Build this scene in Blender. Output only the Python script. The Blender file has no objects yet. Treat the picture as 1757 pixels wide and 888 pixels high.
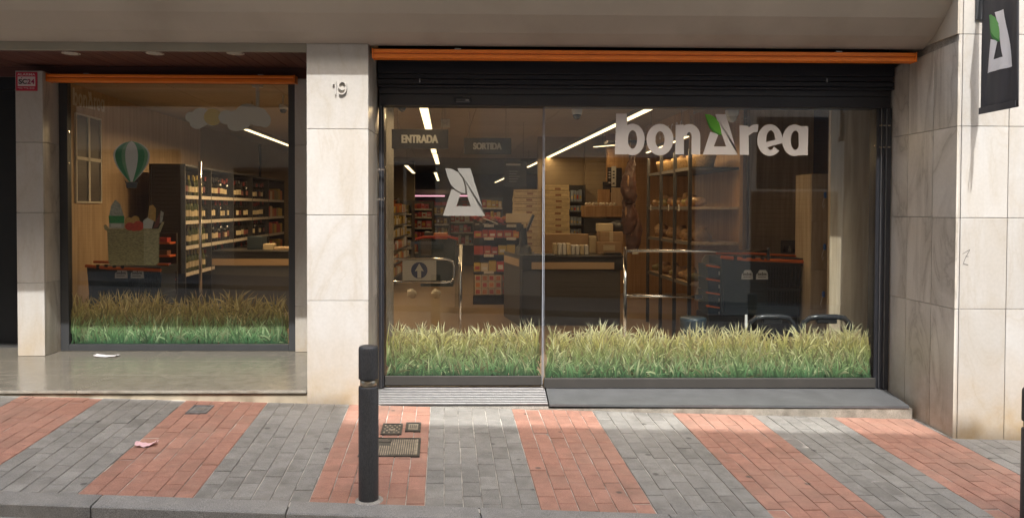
import bpy, bmesh, math, random
from mathutils import Vector, Matrix

R = math.radians
RND = random.Random(11)
SC = bpy.context.scene
COL = SC.collection

# ------------------------------------------------------------------ camera
CAM = Vector((1.5607, -6.2855, 1.6066))
YAW, PITCH, ROLL, FOC, V0 = R(1.0457), R(-1.1832), R(0.204), 1314.8, 384.15     # pixels of a 1757 x 888 frame
IW, IH = 1757.0, 888.0
cam_d = bpy.data.cameras.new("camera")
cam = bpy.data.objects.new("camera", cam_d)
COL.objects.link(cam)
SC.camera = cam
fwd = Vector((math.sin(YAW) * math.cos(PITCH), math.cos(YAW) * math.cos(PITCH), math.sin(PITCH)))
rgt0 = Vector((math.cos(YAW), -math.sin(YAW), 0))
up0 = rgt0.cross(fwd)
# a clockwise-dropping horizon (roll)
rgt = rgt0 * math.cos(ROLL) - up0 * -math.sin(ROLL) * -1
rgt = (rgt0 * math.cos(ROLL) + up0 * math.sin(ROLL)).normalized()
upv = rgt.cross(fwd)
cam.matrix_world = Matrix(((rgt.x, upv.x, -fwd.x, CAM.x), (rgt.y, upv.y, -fwd.y, CAM.y), (rgt.z, upv.z, -fwd.z, CAM.z), (0, 0, 0, 1)))
cam_d.sensor_width = 36.0
cam_d.lens = FOC / IW * 36.0
cam_d.shift_x = 0.0
cam_d.shift_y = -(IH / 2 - V0) / IW
cam_d.clip_start = 0.05
cam_d.clip_end = 500.0


def ray(px, py):
    a, b = px - IW / 2, py - V0
    c, s = math.cos(ROLL), math.sin(ROLL)
    u, v = (c * a + s * b) / FOC, -(-s * a + c * b) / FOC
    return fwd + rgt0 * u + up0 * v


def at(px, py, Y):
    d = ray(px, py)
    return CAM + d * ((Y - CAM.y) / d.y)


def atz(px, py, Z):
    d = ray(px, py)
    return CAM + d * ((Z - CAM.z) / d.z)


# ------------------------------------------------------------------ sky, sun, exposure
SUN_ELEV, SUN_OFF = 52.9, 6.5
w = bpy.data.worlds.new("World")
SC.world = w
w.use_nodes = True
nt = w.node_tree
sky = nt.nodes.new("ShaderNodeTexSky")
sky.sky_type = 'NISHITA'
sky.sun_disc = False
sky.sun_elevation = R(SUN_ELEV)
sky.sun_rotation = R(180 - SUN_OFF)
sky.dust_density = 9.0
sky.air_density = 1.6
sky.ozone_density = 4.0
nt.links.new(sky.outputs[0], nt.nodes["Background"].inputs[0])
nt.nodes["Background"].inputs[1].default_value = 0.15
sd = bpy.data.lights.new("sun", 'SUN')
sd.energy = 2.0
sd.angle = R(0.5)
sd.color = (1.0, 0.985, 0.965)
so = bpy.data.objects.new("sun", sd)
COL.objects.link(so)
to_sun = Vector((math.sin(R(SUN_OFF)) * math.cos(R(SUN_ELEV)), -math.cos(R(SUN_OFF)) * math.cos(R(SUN_ELEV)), math.sin(R(SUN_ELEV))))
so.rotation_euler = to_sun.to_track_quat('Z', 'Y').to_euler()
so.location = to_sun * 40
SC.view_settings.view_transform = 'Standard'
SC.view_settings.look = 'None'
SC.view_settings.gamma = 1.0
SC.view_settings.exposure = 1.36
SC.cycles.max_bounces = 10
SC.cycles.diffuse_bounces = 4
SC.cycles.glossy_bounces = 3
SC.cycles.transparent_max_bounces = 24
SC.cycles.sample_clamp_indirect = 4.0
SC.cycles.caustics_reflective = False
SC.cycles.caustics_refractive = False


# ------------------------------------------------------------------ helpers
def smooth(ob):
    for p in ob.data.polygons:
        p.use_smooth = True


class MB:
    """collects shapes, each with a material index, into one mesh"""

    def __init__(self):
        self.v, self.f, self.m = [], [], []

    def add(self, vs, fs, mi=0):
        o = len(self.v)
        self.v += [tuple(x) for x in vs]
        self.f += [tuple(i + o for i in f) for f in fs]
        self.m += [mi] * len(fs)
        return self

    def box(self, x0, y0, z0, x1, y1, z1, mi=0, bev=0.0):
        if x1 < x0: x0, x1 = x1, x0
        if y1 < y0: y0, y1 = y1, y0
        if z1 < z0: z0, z1 = z1, z0
        b = min(bev, (x1 - x0) * .45, (y1 - y0) * .45, (z1 - z0) * .45)
        if b <= 0:
            vs = [(x0, y0, z0), (x1, y0, z0), (x1, y1, z0), (x0, y1, z0), (x0, y0, z1), (x1, y0, z1), (x1, y1, z1), (x0, y1, z1)]
            return self.add(vs, [(0, 3, 2, 1), (4, 5, 6, 7), (0, 1, 5, 4), (1, 2, 6, 5), (2, 3, 7, 6), (3, 0, 4, 7)], mi)
        bm = bmesh.new()
        bmesh.ops.create_cube(bm, size=1)
        for q in bm.verts:
            q.co = Vector((x0 if q.co.x < 0 else x1, y0 if q.co.y < 0 else y1, z0 if q.co.z < 0 else z1))
        bmesh.ops.bevel(bm, geom=bm.edges[:], offset=b, segments=1, affect='EDGES')
        bm.verts.index_update()
        self.add([q.co[:] for q in bm.verts], [[q.index for q in f.verts] for f in bm.faces], mi)
        bm.free()
        return self

    def obox(self, c, hx, hy, hz, ax, ay, az, mi=0):
        c = Vector(c)
        vs = [c + ax * (sx * hx) + ay * (sy * hy) + az * (sz * hz) for sz in (-1, 1) for sx, sy in ((-1, -1), (1, -1), (1, 1), (-1, 1))]
        return self.add(vs, [(0, 3, 2, 1), (4, 5, 6, 7), (0, 1, 5, 4), (1, 2, 6, 5), (2, 3, 7, 6), (3, 0, 4, 7)], mi)

    def prism(self, poly, d0, d1, mi=0, axis='Y'):
        """poly in XZ extruded along Y, in XY along Z, or in YZ along X"""
        n = len(poly)

        def P(p, d):
            return (p[0], d, p[1]) if axis == 'Y' else ((p[0], p[1], d) if axis == 'Z' else (d, p[0], p[1]))
        vs = [P(p, d0) for p in poly] + [P(p, d1) for p in poly]
        fs = [tuple(range(n)), tuple(range(2 * n - 1, n - 1, -1))] + [(i, i + n, (i + 1) % n + n, (i + 1) % n) for i in range(n)]
        return self.add(vs, fs, mi)

    def tube(self, pts, r, mi=0, n=8, closed=False):
        pts = [Vector(p) for p in pts]
        rings, prev = [], None
        for i, p in enumerate(pts):
            a = pts[i - 1] if (i or closed) else p
            b = pts[(i + 1) % len(pts)] if (i < len(pts) - 1 or closed) else p
            t = (b - a).normalized()
            s = prev if prev is not None else (Vector((0, 0, 1)) if abs(t.z) < .9 else Vector((1, 0, 0)))
            s = (s - t * s.dot(t)).normalized()
            prev = s
            q = t.cross(s)
            rr = r[i] if isinstance(r, (list, tuple)) else r
            rings.append([p + (s * math.cos(2 * math.pi * k / n) + q * math.sin(2 * math.pi * k / n)) * rr for k in range(n)])
        vs = [v for g in rings for v in g]
        fs = []
        m = len(rings)
        for i in range(m if closed else m - 1):
            j = (i + 1) % m
            fs += [(i * n + k, i * n + (k + 1) % n, j * n + (k + 1) % n, j * n + k) for k in range(n)]
        if not closed:
            fs += [tuple(range(n - 1, -1, -1)), tuple((m - 1) * n + k for k in range(n))]
        return self.add(vs, fs, mi)

    def lathe(self, prof, cx, cy, mi=0, n=20, z0=0.0, sx=1.0, sy=1.0):
        vs, fs = [], []
        for r, z in prof:
            vs += [(cx + sx * r * math.cos(2 * math.pi * k / n), cy + sy * r * math.sin(2 * math.pi * k / n), z0 + z) for k in range(n)]
        m = len(prof)
        for i in range(m - 1):
            fs += [(i * n + k, i * n + (k + 1) % n, (i + 1) * n + (k + 1) % n, (i + 1) * n + k) for k in range(n)]
        fs += [tuple(range(n - 1, -1, -1)), tuple((m - 1) * n + k for k in range(n))]
        return self.add(vs, fs, mi)

    def blob(self, c, rx, ry, rz, mi=0, seg=8, rings=6, jit=0.0, rnd=RND):
        vs, fs = [], []
        for i in range(1, rings):
            th = math.pi * i / rings
            for k in range(seg):
                ph = 2 * math.pi * k / seg
                j = 1 + rnd.uniform(-jit, jit)
                vs.append((c[0] + rx * j * math.sin(th) * math.cos(ph), c[1] + ry * j * math.sin(th) * math.sin(ph), c[2] + rz * j * math.cos(th)))
        for i in range(rings - 2):
            fs += [(i * seg + k, (i + 1) * seg + k, (i + 1) * seg + (k + 1) % seg, i * seg + (k + 1) % seg) for k in range(seg)]
        vs += [(c[0], c[1], c[2] + rz), (c[0], c[1], c[2] - rz)]
        t = len(vs) - 2
        fs += [(t, k, (k + 1) % seg) for k in range(seg)]
        fs += [(t + 1, (rings - 2) * seg + (k + 1) % seg, (rings - 2) * seg + k) for k in range(seg)]
        return self.add(vs, fs, mi)

    def mesh(self, name, mats):
        me = bpy.data.meshes.new(name)
        me.from_pydata(self.v, [], self.f)
        for m in (mats if isinstance(mats, (list, tuple)) else [mats]):
            me.materials.append(m)
        for p, i in zip(me.polygons, self.m):
            p.material_index = i
        bm = bmesh.new()
        bm.from_mesh(me)
        bmesh.ops.recalc_face_normals(bm, faces=bm.faces[:])
        bm.to_mesh(me)
        bm.free()
        return me

    def build(self, name, mats, parent=None, sm=False):
        o = bpy.data.objects.new(name, self.mesh(name, mats))
        COL.objects.link(o)
        adopt(o, parent)
        if sm:
            smooth(o)
        return o


def adopt(o, parent):
    if parent is not None:
        o.parent = parent
        o.matrix_parent_inverse = Matrix.Translation(-world_loc(parent))


def world_loc(p):
    v = Vector(p.location)
    if p.parent is not None and p.parent.type == 'EMPTY':
        v = v + Vector((0, 0, 0))
    return v


def tag(o, label=None, cat=None, group=None, kind=None):
    if label: o["label"] = label
    if cat: o["category"] = cat
    if group: o["group"] = group
    if kind: o["kind"] = kind
    return o


def thing(name, label, cat, loc, group=None):
    o = bpy.data.objects.new(name, None)
    COL.objects.link(o)
    o.location = loc
    o.empty_display_size = .1
    return tag(o, label, cat, group)


def place(name, mesh, loc, rz=0.0, parent=None):
    o = bpy.data.objects.new(name, mesh)
    COL.objects.link(o)
    o.location = loc
    o.rotation_euler = (0, 0, rz)
    if parent is not None:
        o.parent = parent
        o.matrix_parent_inverse = Matrix.Translation(-Vector(parent.location))
    return o


# ------------------------------------------------------------------ materials
def mat(name, base, rough=.6, metal=0.0, spec=.5, var=0.0, obj_var=0.0, scale=6.0, bump=0.0, bscale=60.0, speck=0.0, stretch=None, coat=0.0, emit=None, emit_s=0.0, dust=None, gum=0.0, dark=None, dark_amt=0.0, dark_scale=2.0):
    m = bpy.data.materials.new(name)
    m.use_nodes = True
    n, l = m.node_tree.nodes, m.node_tree.links
    b = n["Principled BSDF"]
    b.inputs["Roughness"].default_value = rough
    b.inputs["Metallic"].default_value = metal
    b.inputs["Specular IOR Level"].default_value = spec
    b.inputs["Coat Weight"].default_value = coat
    b.inputs["Base Color"].default_value = (*base, 1)
    if emit:
        b.inputs["Emission Color"].default_value = (*emit, 1)
        b.inputs["Emission Strength"].default_value = emit_s
    geo = n.new("ShaderNodeNewGeometry")
    vec = geo.outputs["Position"]
    if stretch:
        mp = n.new("ShaderNodeMapping")
        mp.inputs["Scale"].default_value = stretch
        l.new(vec, mp.inputs["Vector"])
        vec = mp.outputs[0]
    oi = n.new("ShaderNodeObjectInfo")
    if obj_var and stretch is None:
        ad = n.new("ShaderNodeVectorMath")
        ad.operation = 'ADD'
        l.new(vec, ad.inputs[0])
        ml = n.new("ShaderNodeVectorMath")
        ml.operation = 'SCALE'
        cb = n.new("ShaderNodeCombineXYZ")
        l.new(oi.outputs["Random"], cb.inputs[0])
        l.new(oi.outputs["Random"], cb.inputs[2])
        l.new(cb.outputs[0], ml.inputs[0])
        ml.inputs["Scale"].default_value = 37.0
        l.new(ml.outputs[0], ad.inputs[1])
        vec = ad.outputs[0]
    col = None

    def noise(sc, det=4):
        t = n.new("ShaderNodeTexNoise")
        t.inputs["Scale"].default_value = sc
        t.inputs["Detail"].default_value = det
        l.new(vec, t.inputs["Vector"])
        return t.outputs["Fac"]

    def mrange(x, a, bb, c, d):
        r = n.new("ShaderNodeMapRange")
        r.inputs[1].default_value, r.inputs[2].default_value, r.inputs[3].default_value, r.inputs[4].default_value = a, bb, c, d
        l.new(x, r.inputs[0])
        return r.outputs[0]

    def mul(x, y):
        q = n.new("ShaderNodeMath")
        q.operation = 'MULTIPLY'
        l.new(x, q.inputs[0])
        l.new(y, q.inputs[1])
        return q.outputs[0]
    fac = None
    if var:
        fac = mrange(noise(scale, 6), .3, .7, 1 - var, 1 + var)
    if obj_var:
        f2 = mrange(oi.outputs["Random"], 0, 1, 1 - obj_var, 1 + obj_var)
        fac = mul(fac, f2) if fac is not None else f2
    if speck:
        f3 = mrange(noise(220, 2), .35, .65, 1 - speck, 1 + speck)
        fac = mul(fac, f3) if fac is not None else f3
    if fac is not None or dark:
        hs = n.new("ShaderNodeHueSaturation")
        hs.inputs["Color"].default_value = (*base, 1)
        if fac is not None:
            l.new(fac, hs.inputs["Value"])
        col = hs.outputs[0]
        if dark:
            mx = n.new("ShaderNodeMixRGB")
            mx.inputs[2].default_value = (*dark, 1)
            f4 = mrange(noise(dark_scale, 8), .52, .72, 0, dark_amt)
            l.new(f4, mx.inputs[0])
            l.new(col, mx.inputs[1])
            col = mx.outputs[0]
        if dust:
            geo2 = n.new("ShaderNodeNewGeometry")
            for sc_, lo_, hi_, am_, cc in ((1.1, .46, .70, .55, dust), (9.0, .56, .74, .45, dust), (2.3, .55, .75, .55, tuple(q * .38 for q in dust))):
                t = n.new("ShaderNodeTexNoise"); t.inputs["Scale"].default_value = sc_; t.inputs["Detail"].default_value = 8; t.inputs["Roughness"].default_value = .65
                l.new(geo2.outputs["Position"], t.inputs["Vector"])
                mx = n.new("ShaderNodeMixRGB"); mx.inputs[2].default_value = (*cc, 1)
                l.new(mrange(t.outputs["Fac"], lo_, hi_, 0, am_), mx.inputs[0]); l.new(col, mx.inputs[1])
                col = mx.outputs[0]
            vo = n.new("ShaderNodeTexVoronoi"); vo.inputs["Scale"].default_value = 3.2
            l.new(geo2.outputs["Position"], vo.inputs["Vector"])
            mx = n.new("ShaderNodeMixRGB"); mx.inputs[2].default_value = (.05, .047, .042, 1)
            l.new(mrange(vo.outputs["Distance"], .05, .085, gum, 0), mx.inputs[0]); l.new(col, mx.inputs[1])
            col = mx.outputs[0]
        l.new(col, b.inputs["Base Color"])
    if bump:
        bp = n.new("ShaderNodeBump")
        bp.inputs["Strength"].default_value = bump
        bp.inputs["Distance"].default_value = .01
        l.new(noise(bscale, 4), bp.inputs["Height"])
        l.new(bp.outputs[0], b.inputs["Normal"])
    return m


def marble_mat(name, base, vein, stain, vein_amt=.5, tilt=R(50), rough=.28, stain_top=.55):
    """cream marble: slab to slab tone, slanting veins, rusty dirt near the pavement"""
    m = bpy.data.materials.new(name)
    m.use_nodes = True
    n, l = m.node_tree.nodes, m.node_tree.links
    b = n["Principled BSDF"]
    b.inputs["Roughness"].default_value = rough
    b.inputs["Specular IOR Level"].default_value = .4
    geo = n.new("ShaderNodeNewGeometry")
    oi = n.new("ShaderNodeObjectInfo")
    cb = n.new("ShaderNodeCombineXYZ")
    for i in (0, 1, 2):
        l.new(oi.outputs["Random"], cb.inputs[i])
    sc = n.new("ShaderNodeVectorMath"); sc.operation = 'SCALE'
    sc.inputs["Scale"].default_value = 19.0
    l.new(cb.outputs[0], sc.inputs[0])
    ad = n.new("ShaderNodeVectorMath"); ad.operation = 'ADD'
    l.new(geo.outputs["Position"], ad.inputs[0]); l.new(sc.outputs[0], ad.inputs[1])
    mp = n.new("ShaderNodeMapping")
    mp.inputs["Rotation"].default_value = (tilt, tilt * .8, 0)
    mp.inputs["Scale"].default_value = (1, 1, .32)
    l.new(ad.outputs[0], mp.inputs["Vector"])

    def noise(vec, s, d=8, dist=0.0, ro=.55):
        t = n.new("ShaderNodeTexNoise")
        t.inputs["Scale"].default_value = s
        t.inputs["Detail"].default_value = d
        t.inputs["Distortion"].default_value = dist
        t.inputs["Roughness"].default_value = ro
        l.new(vec, t.inputs["Vector"])
        return t.outputs["Fac"]

    def ramp(x, pts):
        r = n.new("ShaderNodeValToRGB")
        e = r.color_ramp.elements
        e[0].position, e[0].color = pts[0][0], (pts[0][1],) * 3 + (1,)
        e[1].position, e[1].color = pts[-1][0], (pts[-1][1],) * 3 + (1,)
        for p, c in pts[1:-1]:
            q = e.new(p)
            q.color = (c,) * 3 + (1,)
        l.new(x, r.inputs[0])
        return r.outputs[0]
    v1 = ramp(noise(mp.outputs[0], 2.6, 10, 1.2), [(.40, 0), (.485, .5), (.5, 1), (.515, .5), (.60, 0)])
    cloud = ramp(noise(ad.outputs[0], 1.6, 6), [(.3, 0), (.75, 1)])
    fine = noise(ad.outputs[0], 45, 4)

    def mix(c1, c2, f, k=1.0):
        x = n.new("ShaderNodeMixRGB")
        if isinstance(c1, tuple): x.inputs[1].default_value = (*c1, 1)
        else: l.new(c1, x.inputs[1])
        x.inputs[2].default_value = (*c2, 1)
        q = n.new("ShaderNodeMath"); q.operation = 'MULTIPLY'
        q.inputs[1].default_value = k
        l.new(f, q.inputs[0]); l.new(q.outputs[0], x.inputs[0])
        return x.outputs[0]
    mp2 = n.new("ShaderNodeMapping")
    mp2.inputs["Rotation"].default_value = (tilt, -tilt * .9, .3)
    mp2.inputs["Scale"].default_value = (1.6, 1.6, .12)
    l.new(ad.outputs[0], mp2.inputs["Vector"])
    streak = ramp(noise(mp2.outputs[0], 2.2, 9, .5, .65), [(.52, 0), (.64, .8), (.74, 1)])
    c = mix(base, tuple(x * y for x, y in zip(base, (.86, .82, .76))), cloud, .8)
    c = mix(c, vein, streak, vein_amt * .8)
    c = mix(c, vein, v1, vein_amt)
    # splash dirt on the lowest half metre, with a ragged top
    sx = n.new("ShaderNodeSeparateXYZ"); l.new(geo.outputs["Position"], sx.inputs[0])
    mr = n.new("ShaderNodeMapRange")
    mr.inputs[1].default_value, mr.inputs[2].default_value, mr.inputs[3].default_value, mr.inputs[4].default_value = -.1, stain_top, 1, 0
    l.new(sx.outputs[2], mr.inputs[0])
    q = n.new("ShaderNodeMath"); q.operation = 'MULTIPLY'
    l.new(mr.outputs[0], q.inputs[0]); l.new(ramp(noise(geo.outputs["Position"], 5, 8), [(.25, .2), (.7, 1)]), q.inputs[1])
    c = mix(c, stain, q.outputs[0], .95)
    hs = n.new("ShaderNodeHueSaturation"); l.new(c, hs.inputs["Color"])
    r2 = n.new("ShaderNodeMapRange"); l.new(oi.outputs["Random"], r2.inputs[0])
    r2.inputs[3].default_value, r2.inputs[4].default_value = .94, 1.04
    f2 = n.new("ShaderNodeMapRange"); l.new(fine, f2.inputs[0])
    f2.inputs[1].default_value, f2.inputs[2].default_value, f2.inputs[3].default_value, f2.inputs[4].default_value = .3, .7, .96, 1.04
    q2 = n.new("ShaderNodeMath"); q2.operation = 'MULTIPLY'
    l.new(r2.outputs[0], q2.inputs[0]); l.new(f2.outputs[0], q2.inputs[1]); l.new(q2.outputs[0], hs.inputs["Value"])
    l.new(hs.outputs[0], b.inputs["Base Color"])
    return m


def wood_mat(name, c1, c2, rough=.5, scale=1.0, axis=2):
    m = bpy.data.materials.new(name)
    m.use_nodes = True
    n, l = m.node_tree.nodes, m.node_tree.links
    b = n["Principled BSDF"]
    b.inputs["Roughness"].default_value = rough
    geo = n.new("ShaderNodeNewGeometry")
    oi = n.new("ShaderNodeObjectInfo")
    mp = n.new("ShaderNodeMapping")
    s = [14 * scale] * 3
    s[axis] = .9 * scale
    mp.inputs["Scale"].default_value = s
    ad = n.new("ShaderNodeVectorMath"); ad.operation = 'ADD'
    l.new(geo.outputs["Position"], mp.inputs["Vector"]); l.new(mp.outputs[0], ad.inputs[0])
    ml = n.new("ShaderNodeMath"); ml.operation = 'MULTIPLY'; ml.inputs[1].default_value = 50
    l.new(oi.outputs["Random"], ml.inputs[0]); l.new(ml.outputs[0], ad.inputs[1])
    t = n.new("ShaderNodeTexNoise")
    t.inputs["Scale"].default_value = 1.6; t.inputs["Detail"].default_value = 8; t.inputs["Distortion"].default_value = .6
    l.new(ad.outputs[0], t.inputs["Vector"])
    r = n.new("ShaderNodeValToRGB")
    e = r.color_ramp.elements
    e[0].position, e[0].color = .32, (*c2, 1)
    e[1].position, e[1].color = .66, (*c1, 1)
    l.new(t.outputs["Fac"], r.inputs[0])
    l.new(r.outputs[0], b.inputs["Base Color"])
    return m


def glass_mat(name, tint=(.93, .95, .94), ior=1.5, gain=1.0):
    m = bpy.data.materials.new(name)
    m.use_nodes = True
    n, l = m.node_tree.nodes, m.node_tree.links
    n.remove(n["Principled BSDF"])
    tr = n.new("ShaderNodeBsdfTransparent"); tr.inputs[0].default_value = (*tint, 1)
    gl = n.new("ShaderNodeBsdfGlossy"); gl.inputs["Roughness"].default_value = .0
    fr = n.new("ShaderNodeFresnel")
    geo = n.new("ShaderNodeNewGeometry")
    mr = n.new("ShaderNodeMapRange"); mr.inputs[3].default_value = ior; mr.inputs[4].default_value = 1 / ior
    l.new(geo.outputs["Backfacing"], mr.inputs[0]); l.new(mr.outputs[0], fr.inputs[0])
    mu = n.new("ShaderNodeMath"); mu.operation = 'MULTIPLY'; mu.inputs[1].default_value = gain
    l.new(fr.outputs[0], mu.inputs[0])
    mx = n.new("ShaderNodeMixShader")
    l.new(mu.outputs[0], mx.inputs[0]); l.new(tr.outputs[0], mx.inputs[1]); l.new(gl.outputs[0], mx.inputs[2])
    l.new(mx.outputs[0], n["Material Output"].inputs[0])
    return m


def attr_mat(name, rough=.5):
    m = bpy.data.materials.new(name)
    m.use_nodes = True
    n, l = m.node_tree.nodes, m.node_tree.links
    a = n.new("ShaderNodeAttribute"); a.attribute_name = "Col"
    b = n["Principled BSDF"]
    b.inputs["Roughness"].default_value = rough
    l.new(a.outputs["Color"], b.inputs["Base Color"])
    return m


M = {}
M['marble'] = marble_mat("cream_marble", (.50, .492, .475), (.36, .30, .22), (.40, .29, .16), .32)
M['marble_grey'] = marble_mat("veined_marble", (.60, .57, .515), (.22, .19, .15), (.30, .23, .15), .55, R(38))
M['soffit'] = mat("soffit_render", (.43, .385, .32), .85, var=.07, scale=1.5, bump=.15, bscale=25, dark=(.2, .155, .11), dark_amt=.35, dark_scale=1.3)
M['lip'] = mat("soffit_lip", (.27, .25, .20), .85, var=.1, scale=2)
M['dark_void'] = mat("dark_gap", (.005, .006, .008), .7)
M['wood_red'] = wood_mat("red_stained_wood", (.125, .048, .035), (.085, .03, .022), .55, 1.0, 1)
M['wood_fascia'] = wood_mat("red_fascia_wood", (.11, .04, .03), (.08, .028, .022), .55, 1.0, 0)
M['orange'] = mat("orange_paint", (.86, .215, .02), .42, var=.06, scale=4)
M['orange_dark'] = mat("orange_paint_groove", (.58, .125, .014), .5)
M['black_metal'] = mat("black_metal", (.018, .019, .023), .38, var=.15, scale=5)
M['shutter'] = mat("shutter_box_metal", (.012, .013, .018), .5, var=.2, scale=3, stretch=(.3, 1, 6))
M['frame'] = mat("anthracite_frame", (.045, .047, .05), .45, var=.08, scale=6)
M['rail_grey'] = mat("warm_grey_rail", (.045, .042, .038), .5, var=.08)
M['alu'] = mat("aluminium", (.38, .38, .385), .45, metal=1.0, var=.1, scale=15)
M['chrome'] = mat("chrome", (.72, .70, .68), .12, metal=1.0)
M['glass'] = glass_mat("shop_glass", gain=1.6)
M['glass_edge'] = mat("pale_glass_edge", (.33, .36, .41), .25)
M['granite'] = mat("polished_granite", (.15, .137, .112), .19, spec=.45, var=.16, scale=9, speck=.25, dark=(.14, .125, .10), dark_amt=.5, dark_scale=3)
M['nosing'] = mat("worn_granite_edge", (.29, .265, .22), .6, var=.2, scale=8, speck=.2, dark=(.15, .12, .09), dark_amt=.7, dark_scale=6)
M['riser'] = mat("tan_riser_stone", (.42, .36, .27), .75, var=.15, scale=7, dark=(.2, .16, .11), dark_amt=.8, dark_scale=5)
M['dirty_riser'] = mat("dirty_mortar_riser", (.27, .245, .205), .9, var=.3, scale=9, speck=.3, dark=(.12, .10, .08), dark_amt=.8, dark_scale=6)
M['slate'] = mat("grey_threshold_stone", (.088, .091, .095), .5, var=.16, scale=5, speck=.15, dark=(.12, .125, .13), dark_amt=.5, dark_scale=4)
M['paver_red'] = mat("red_paver", (.355, .183, .132), .85, var=.13, obj_var=.10, scale=14, speck=.22, bump=.4, bscale=150, dust=(.39, .255, .195), gum=.75, dark=(.22, .125, .09), dark_amt=.65, dark_scale=4)
M['paver_grey'] = mat("grey_paver", (.228, .220, .200), .85, var=.13, obj_var=.12, scale=14, speck=.28, bump=.4, bscale=150, dust=(.35, .335, .305), gum=.7, dark=(.12, .11, .095), dark_amt=.6, dark_scale=4)
M['joint'] = mat("joint_sand", (.46, .43, .385), .95, var=.5, scale=7, dark=(.09, .08, .07), dark_amt=.95, dark_scale=5)
M['kerb'] = mat("granite_kerb", (.215, .21, .198), .75, var=.1, obj_var=.10, scale=9, speck=.42, bump=.3, bscale=200, dust=(.36, .34, .30), gum=.5)
M['asphalt'] = mat("worn_concrete_road", (.31, .295, .265), .9, var=.15, scale=3, speck=.35, bump=.4, bscale=120)
M['iron'] = mat("cast_iron", (.085, .078, .068), .55, metal=.4, var=.3, scale=20, speck=.2)
M['iron_pale'] = mat("worn_iron_ribs", (.34, .29, .22), .55, metal=.3, var=.3, scale=30)
M['iron_zinc'] = mat("galvanised_cover", (.22, .225, .235), .5, metal=.4, var=.3, scale=25)
M['bollard'] = mat("bollard_paint", (.05, .051, .054), .5, var=.25, scale=9, speck=.25, stretch=(1, 1, .25), dark=(.012, .012, .013), dark_amt=.8, dark_scale=5)
M['steel_ring'] = mat("worn_steel", (.42, .36, .27), .35, metal=1.0, var=.25, scale=30)
M['mortar'] = mat("pale_mortar", (.33, .31, .275), .9, var=.2, scale=20, speck=.3)
M['vinyl'] = mat("white_vinyl", (.60, .565, .53), .6, var=.03)
M['frost'] = mat("frosted_vinyl", (.25, .24, .215), .7, var=.05)
_n, _l = M['frost'].node_tree.nodes, M['frost'].node_tree.links
_tr = _n.new("ShaderNodeBsdfTransparent"); _mx = _n.new("ShaderNodeMixShader"); _mx.inputs[0].default_value = .22
_l.new(_n["Principled BSDF"].outputs[0], _mx.inputs[1]); _l.new(_tr.outputs[0], _mx.inputs[2]); _l.new(_mx.outputs[0], _n["Material Output"].inputs[0])
M['leaf'] = mat("green_leaf_vinyl", (.10, .36, .02), .5)
M['leaf_dark'] = mat("green_leaf_shade", (.035, .19, .012), .5)
M['banner'] = mat("black_banner_cloth", (.050, .050, .056), .7, var=.12, scale=3, stretch=(4, 4, .6))
M['banner_white'] = mat("banner_white_print", (.78, .78, .80), .7)
M['banner_leaf'] = mat("banner_leaf_print", (.16, .42, .13), .7)
M['banner_leaf2'] = mat("banner_leaf_shade", (.05, .20, .05), .7)
M['white'] = mat("white_plastic", (.72, .71, .69), .5)
M['offwhite'] = mat("offwhite_print", (.58, .55, .49), .6)
M['letter'] = mat("cream_letters", (.80, .76, .66), .6)
M['letter_grey'] = mat("grey_letters", (.46, .43, .40), .6)
M['sign_dark'] = mat("dark_sign_board", (.012, .010, .009), .5)
M['sign_brown'] = mat("brown_sign_board", (.024, .018, .013), .5)
M['red_print'] = mat("red_print", (.50, .025, .06), .5)
M['magenta_print'] = mat("magenta_print", (.32, .02, .09), .5)
M['ink'] = mat("black_ink", (.02, .02, .022), .6)
M['pink_print'] = mat("pale_pink_print", (.68, .58, .58), .5)
M['blue_ink'] = mat("navy_ink", (.018, .035, .12), .6)
M['tissue'] = mat("pink_tissue", (.78, .52, .54), .8, var=.1, scale=30)
M['paper'] = mat("paper_scrap", (.62, .60, .62), .7, var=.15, scale=40)
M['pen_ink'] = mat("pen_grey", (.13, .125, .12), .8)  # plain grey ink of the wall scrawl
# indoors
M['ceil'] = mat("ceiling_tile", (.52, .45, .36), .9, var=.04, obj_var=.04)
M['ceil_gap'] = mat("ceiling_gap", (.16, .13, .10), .9)
M['floor_in'] = mat("shop_floor", (.30, .22, .15), .35, var=.1, scale=2)
M['oak'] = wood_mat("light_oak_laminate", (.62, .45, .28), (.45, .315, .185), .5, .9, 2)
M['oak_pale'] = wood_mat("pale_oak_laminate", (.58, .47, .34), (.42, .32, .22), .5, .9, 2)
M['oak_warm'] = wood_mat("warm_oak_laminate", (.50, .29, .12), (.34, .18, .07), .5, .9, 2)
M['wall_beige'] = mat("beige_wall", (.34, .26, .16), .85, var=.05)
M['wall_dark'] = mat("brown_wall", (.13, .085, .06), .85, var=.1)
M['shelf_dark'] = mat("dark_shelf_metal", (.03, .028, .026), .5)
M['shelf_grey'] = mat("grey_shelf_metal", (.13, .115, .10), .5)
M['price'] = mat("price_rail", (.56, .50, .42), .45, var=.3, scale=40)
M['counter'] = mat("dark_grey_counter", (.075, .072, .07), .5)
M['counter_top'] = mat("black_counter_top", (.028, .028, .03), .3)
M['tan'] = mat("tan_strip", (.42, .30, .19), .5)
M['crate'] = mat("pale_wood_crate", (.56, .43, .24), .7, var=.15, obj_var=.1, scale=20)
M['crate_label'] = mat("crate_print", (.24, .11, .06), .7)
M['carton'] = mat("brown_carton", (.34, .215, .115), .8, var=.08, obj_var=.15)
M['carton2'] = mat("pale_carton", (.50, .40, .26), .8, var=.08, obj_var=.1)
M['navy_plastic'] = mat("dark_navy_plastic", (.03, .045, .058), .38)
M['orange_plastic'] = mat("orange_plastic", (.70, .15, .03), .45)
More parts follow.
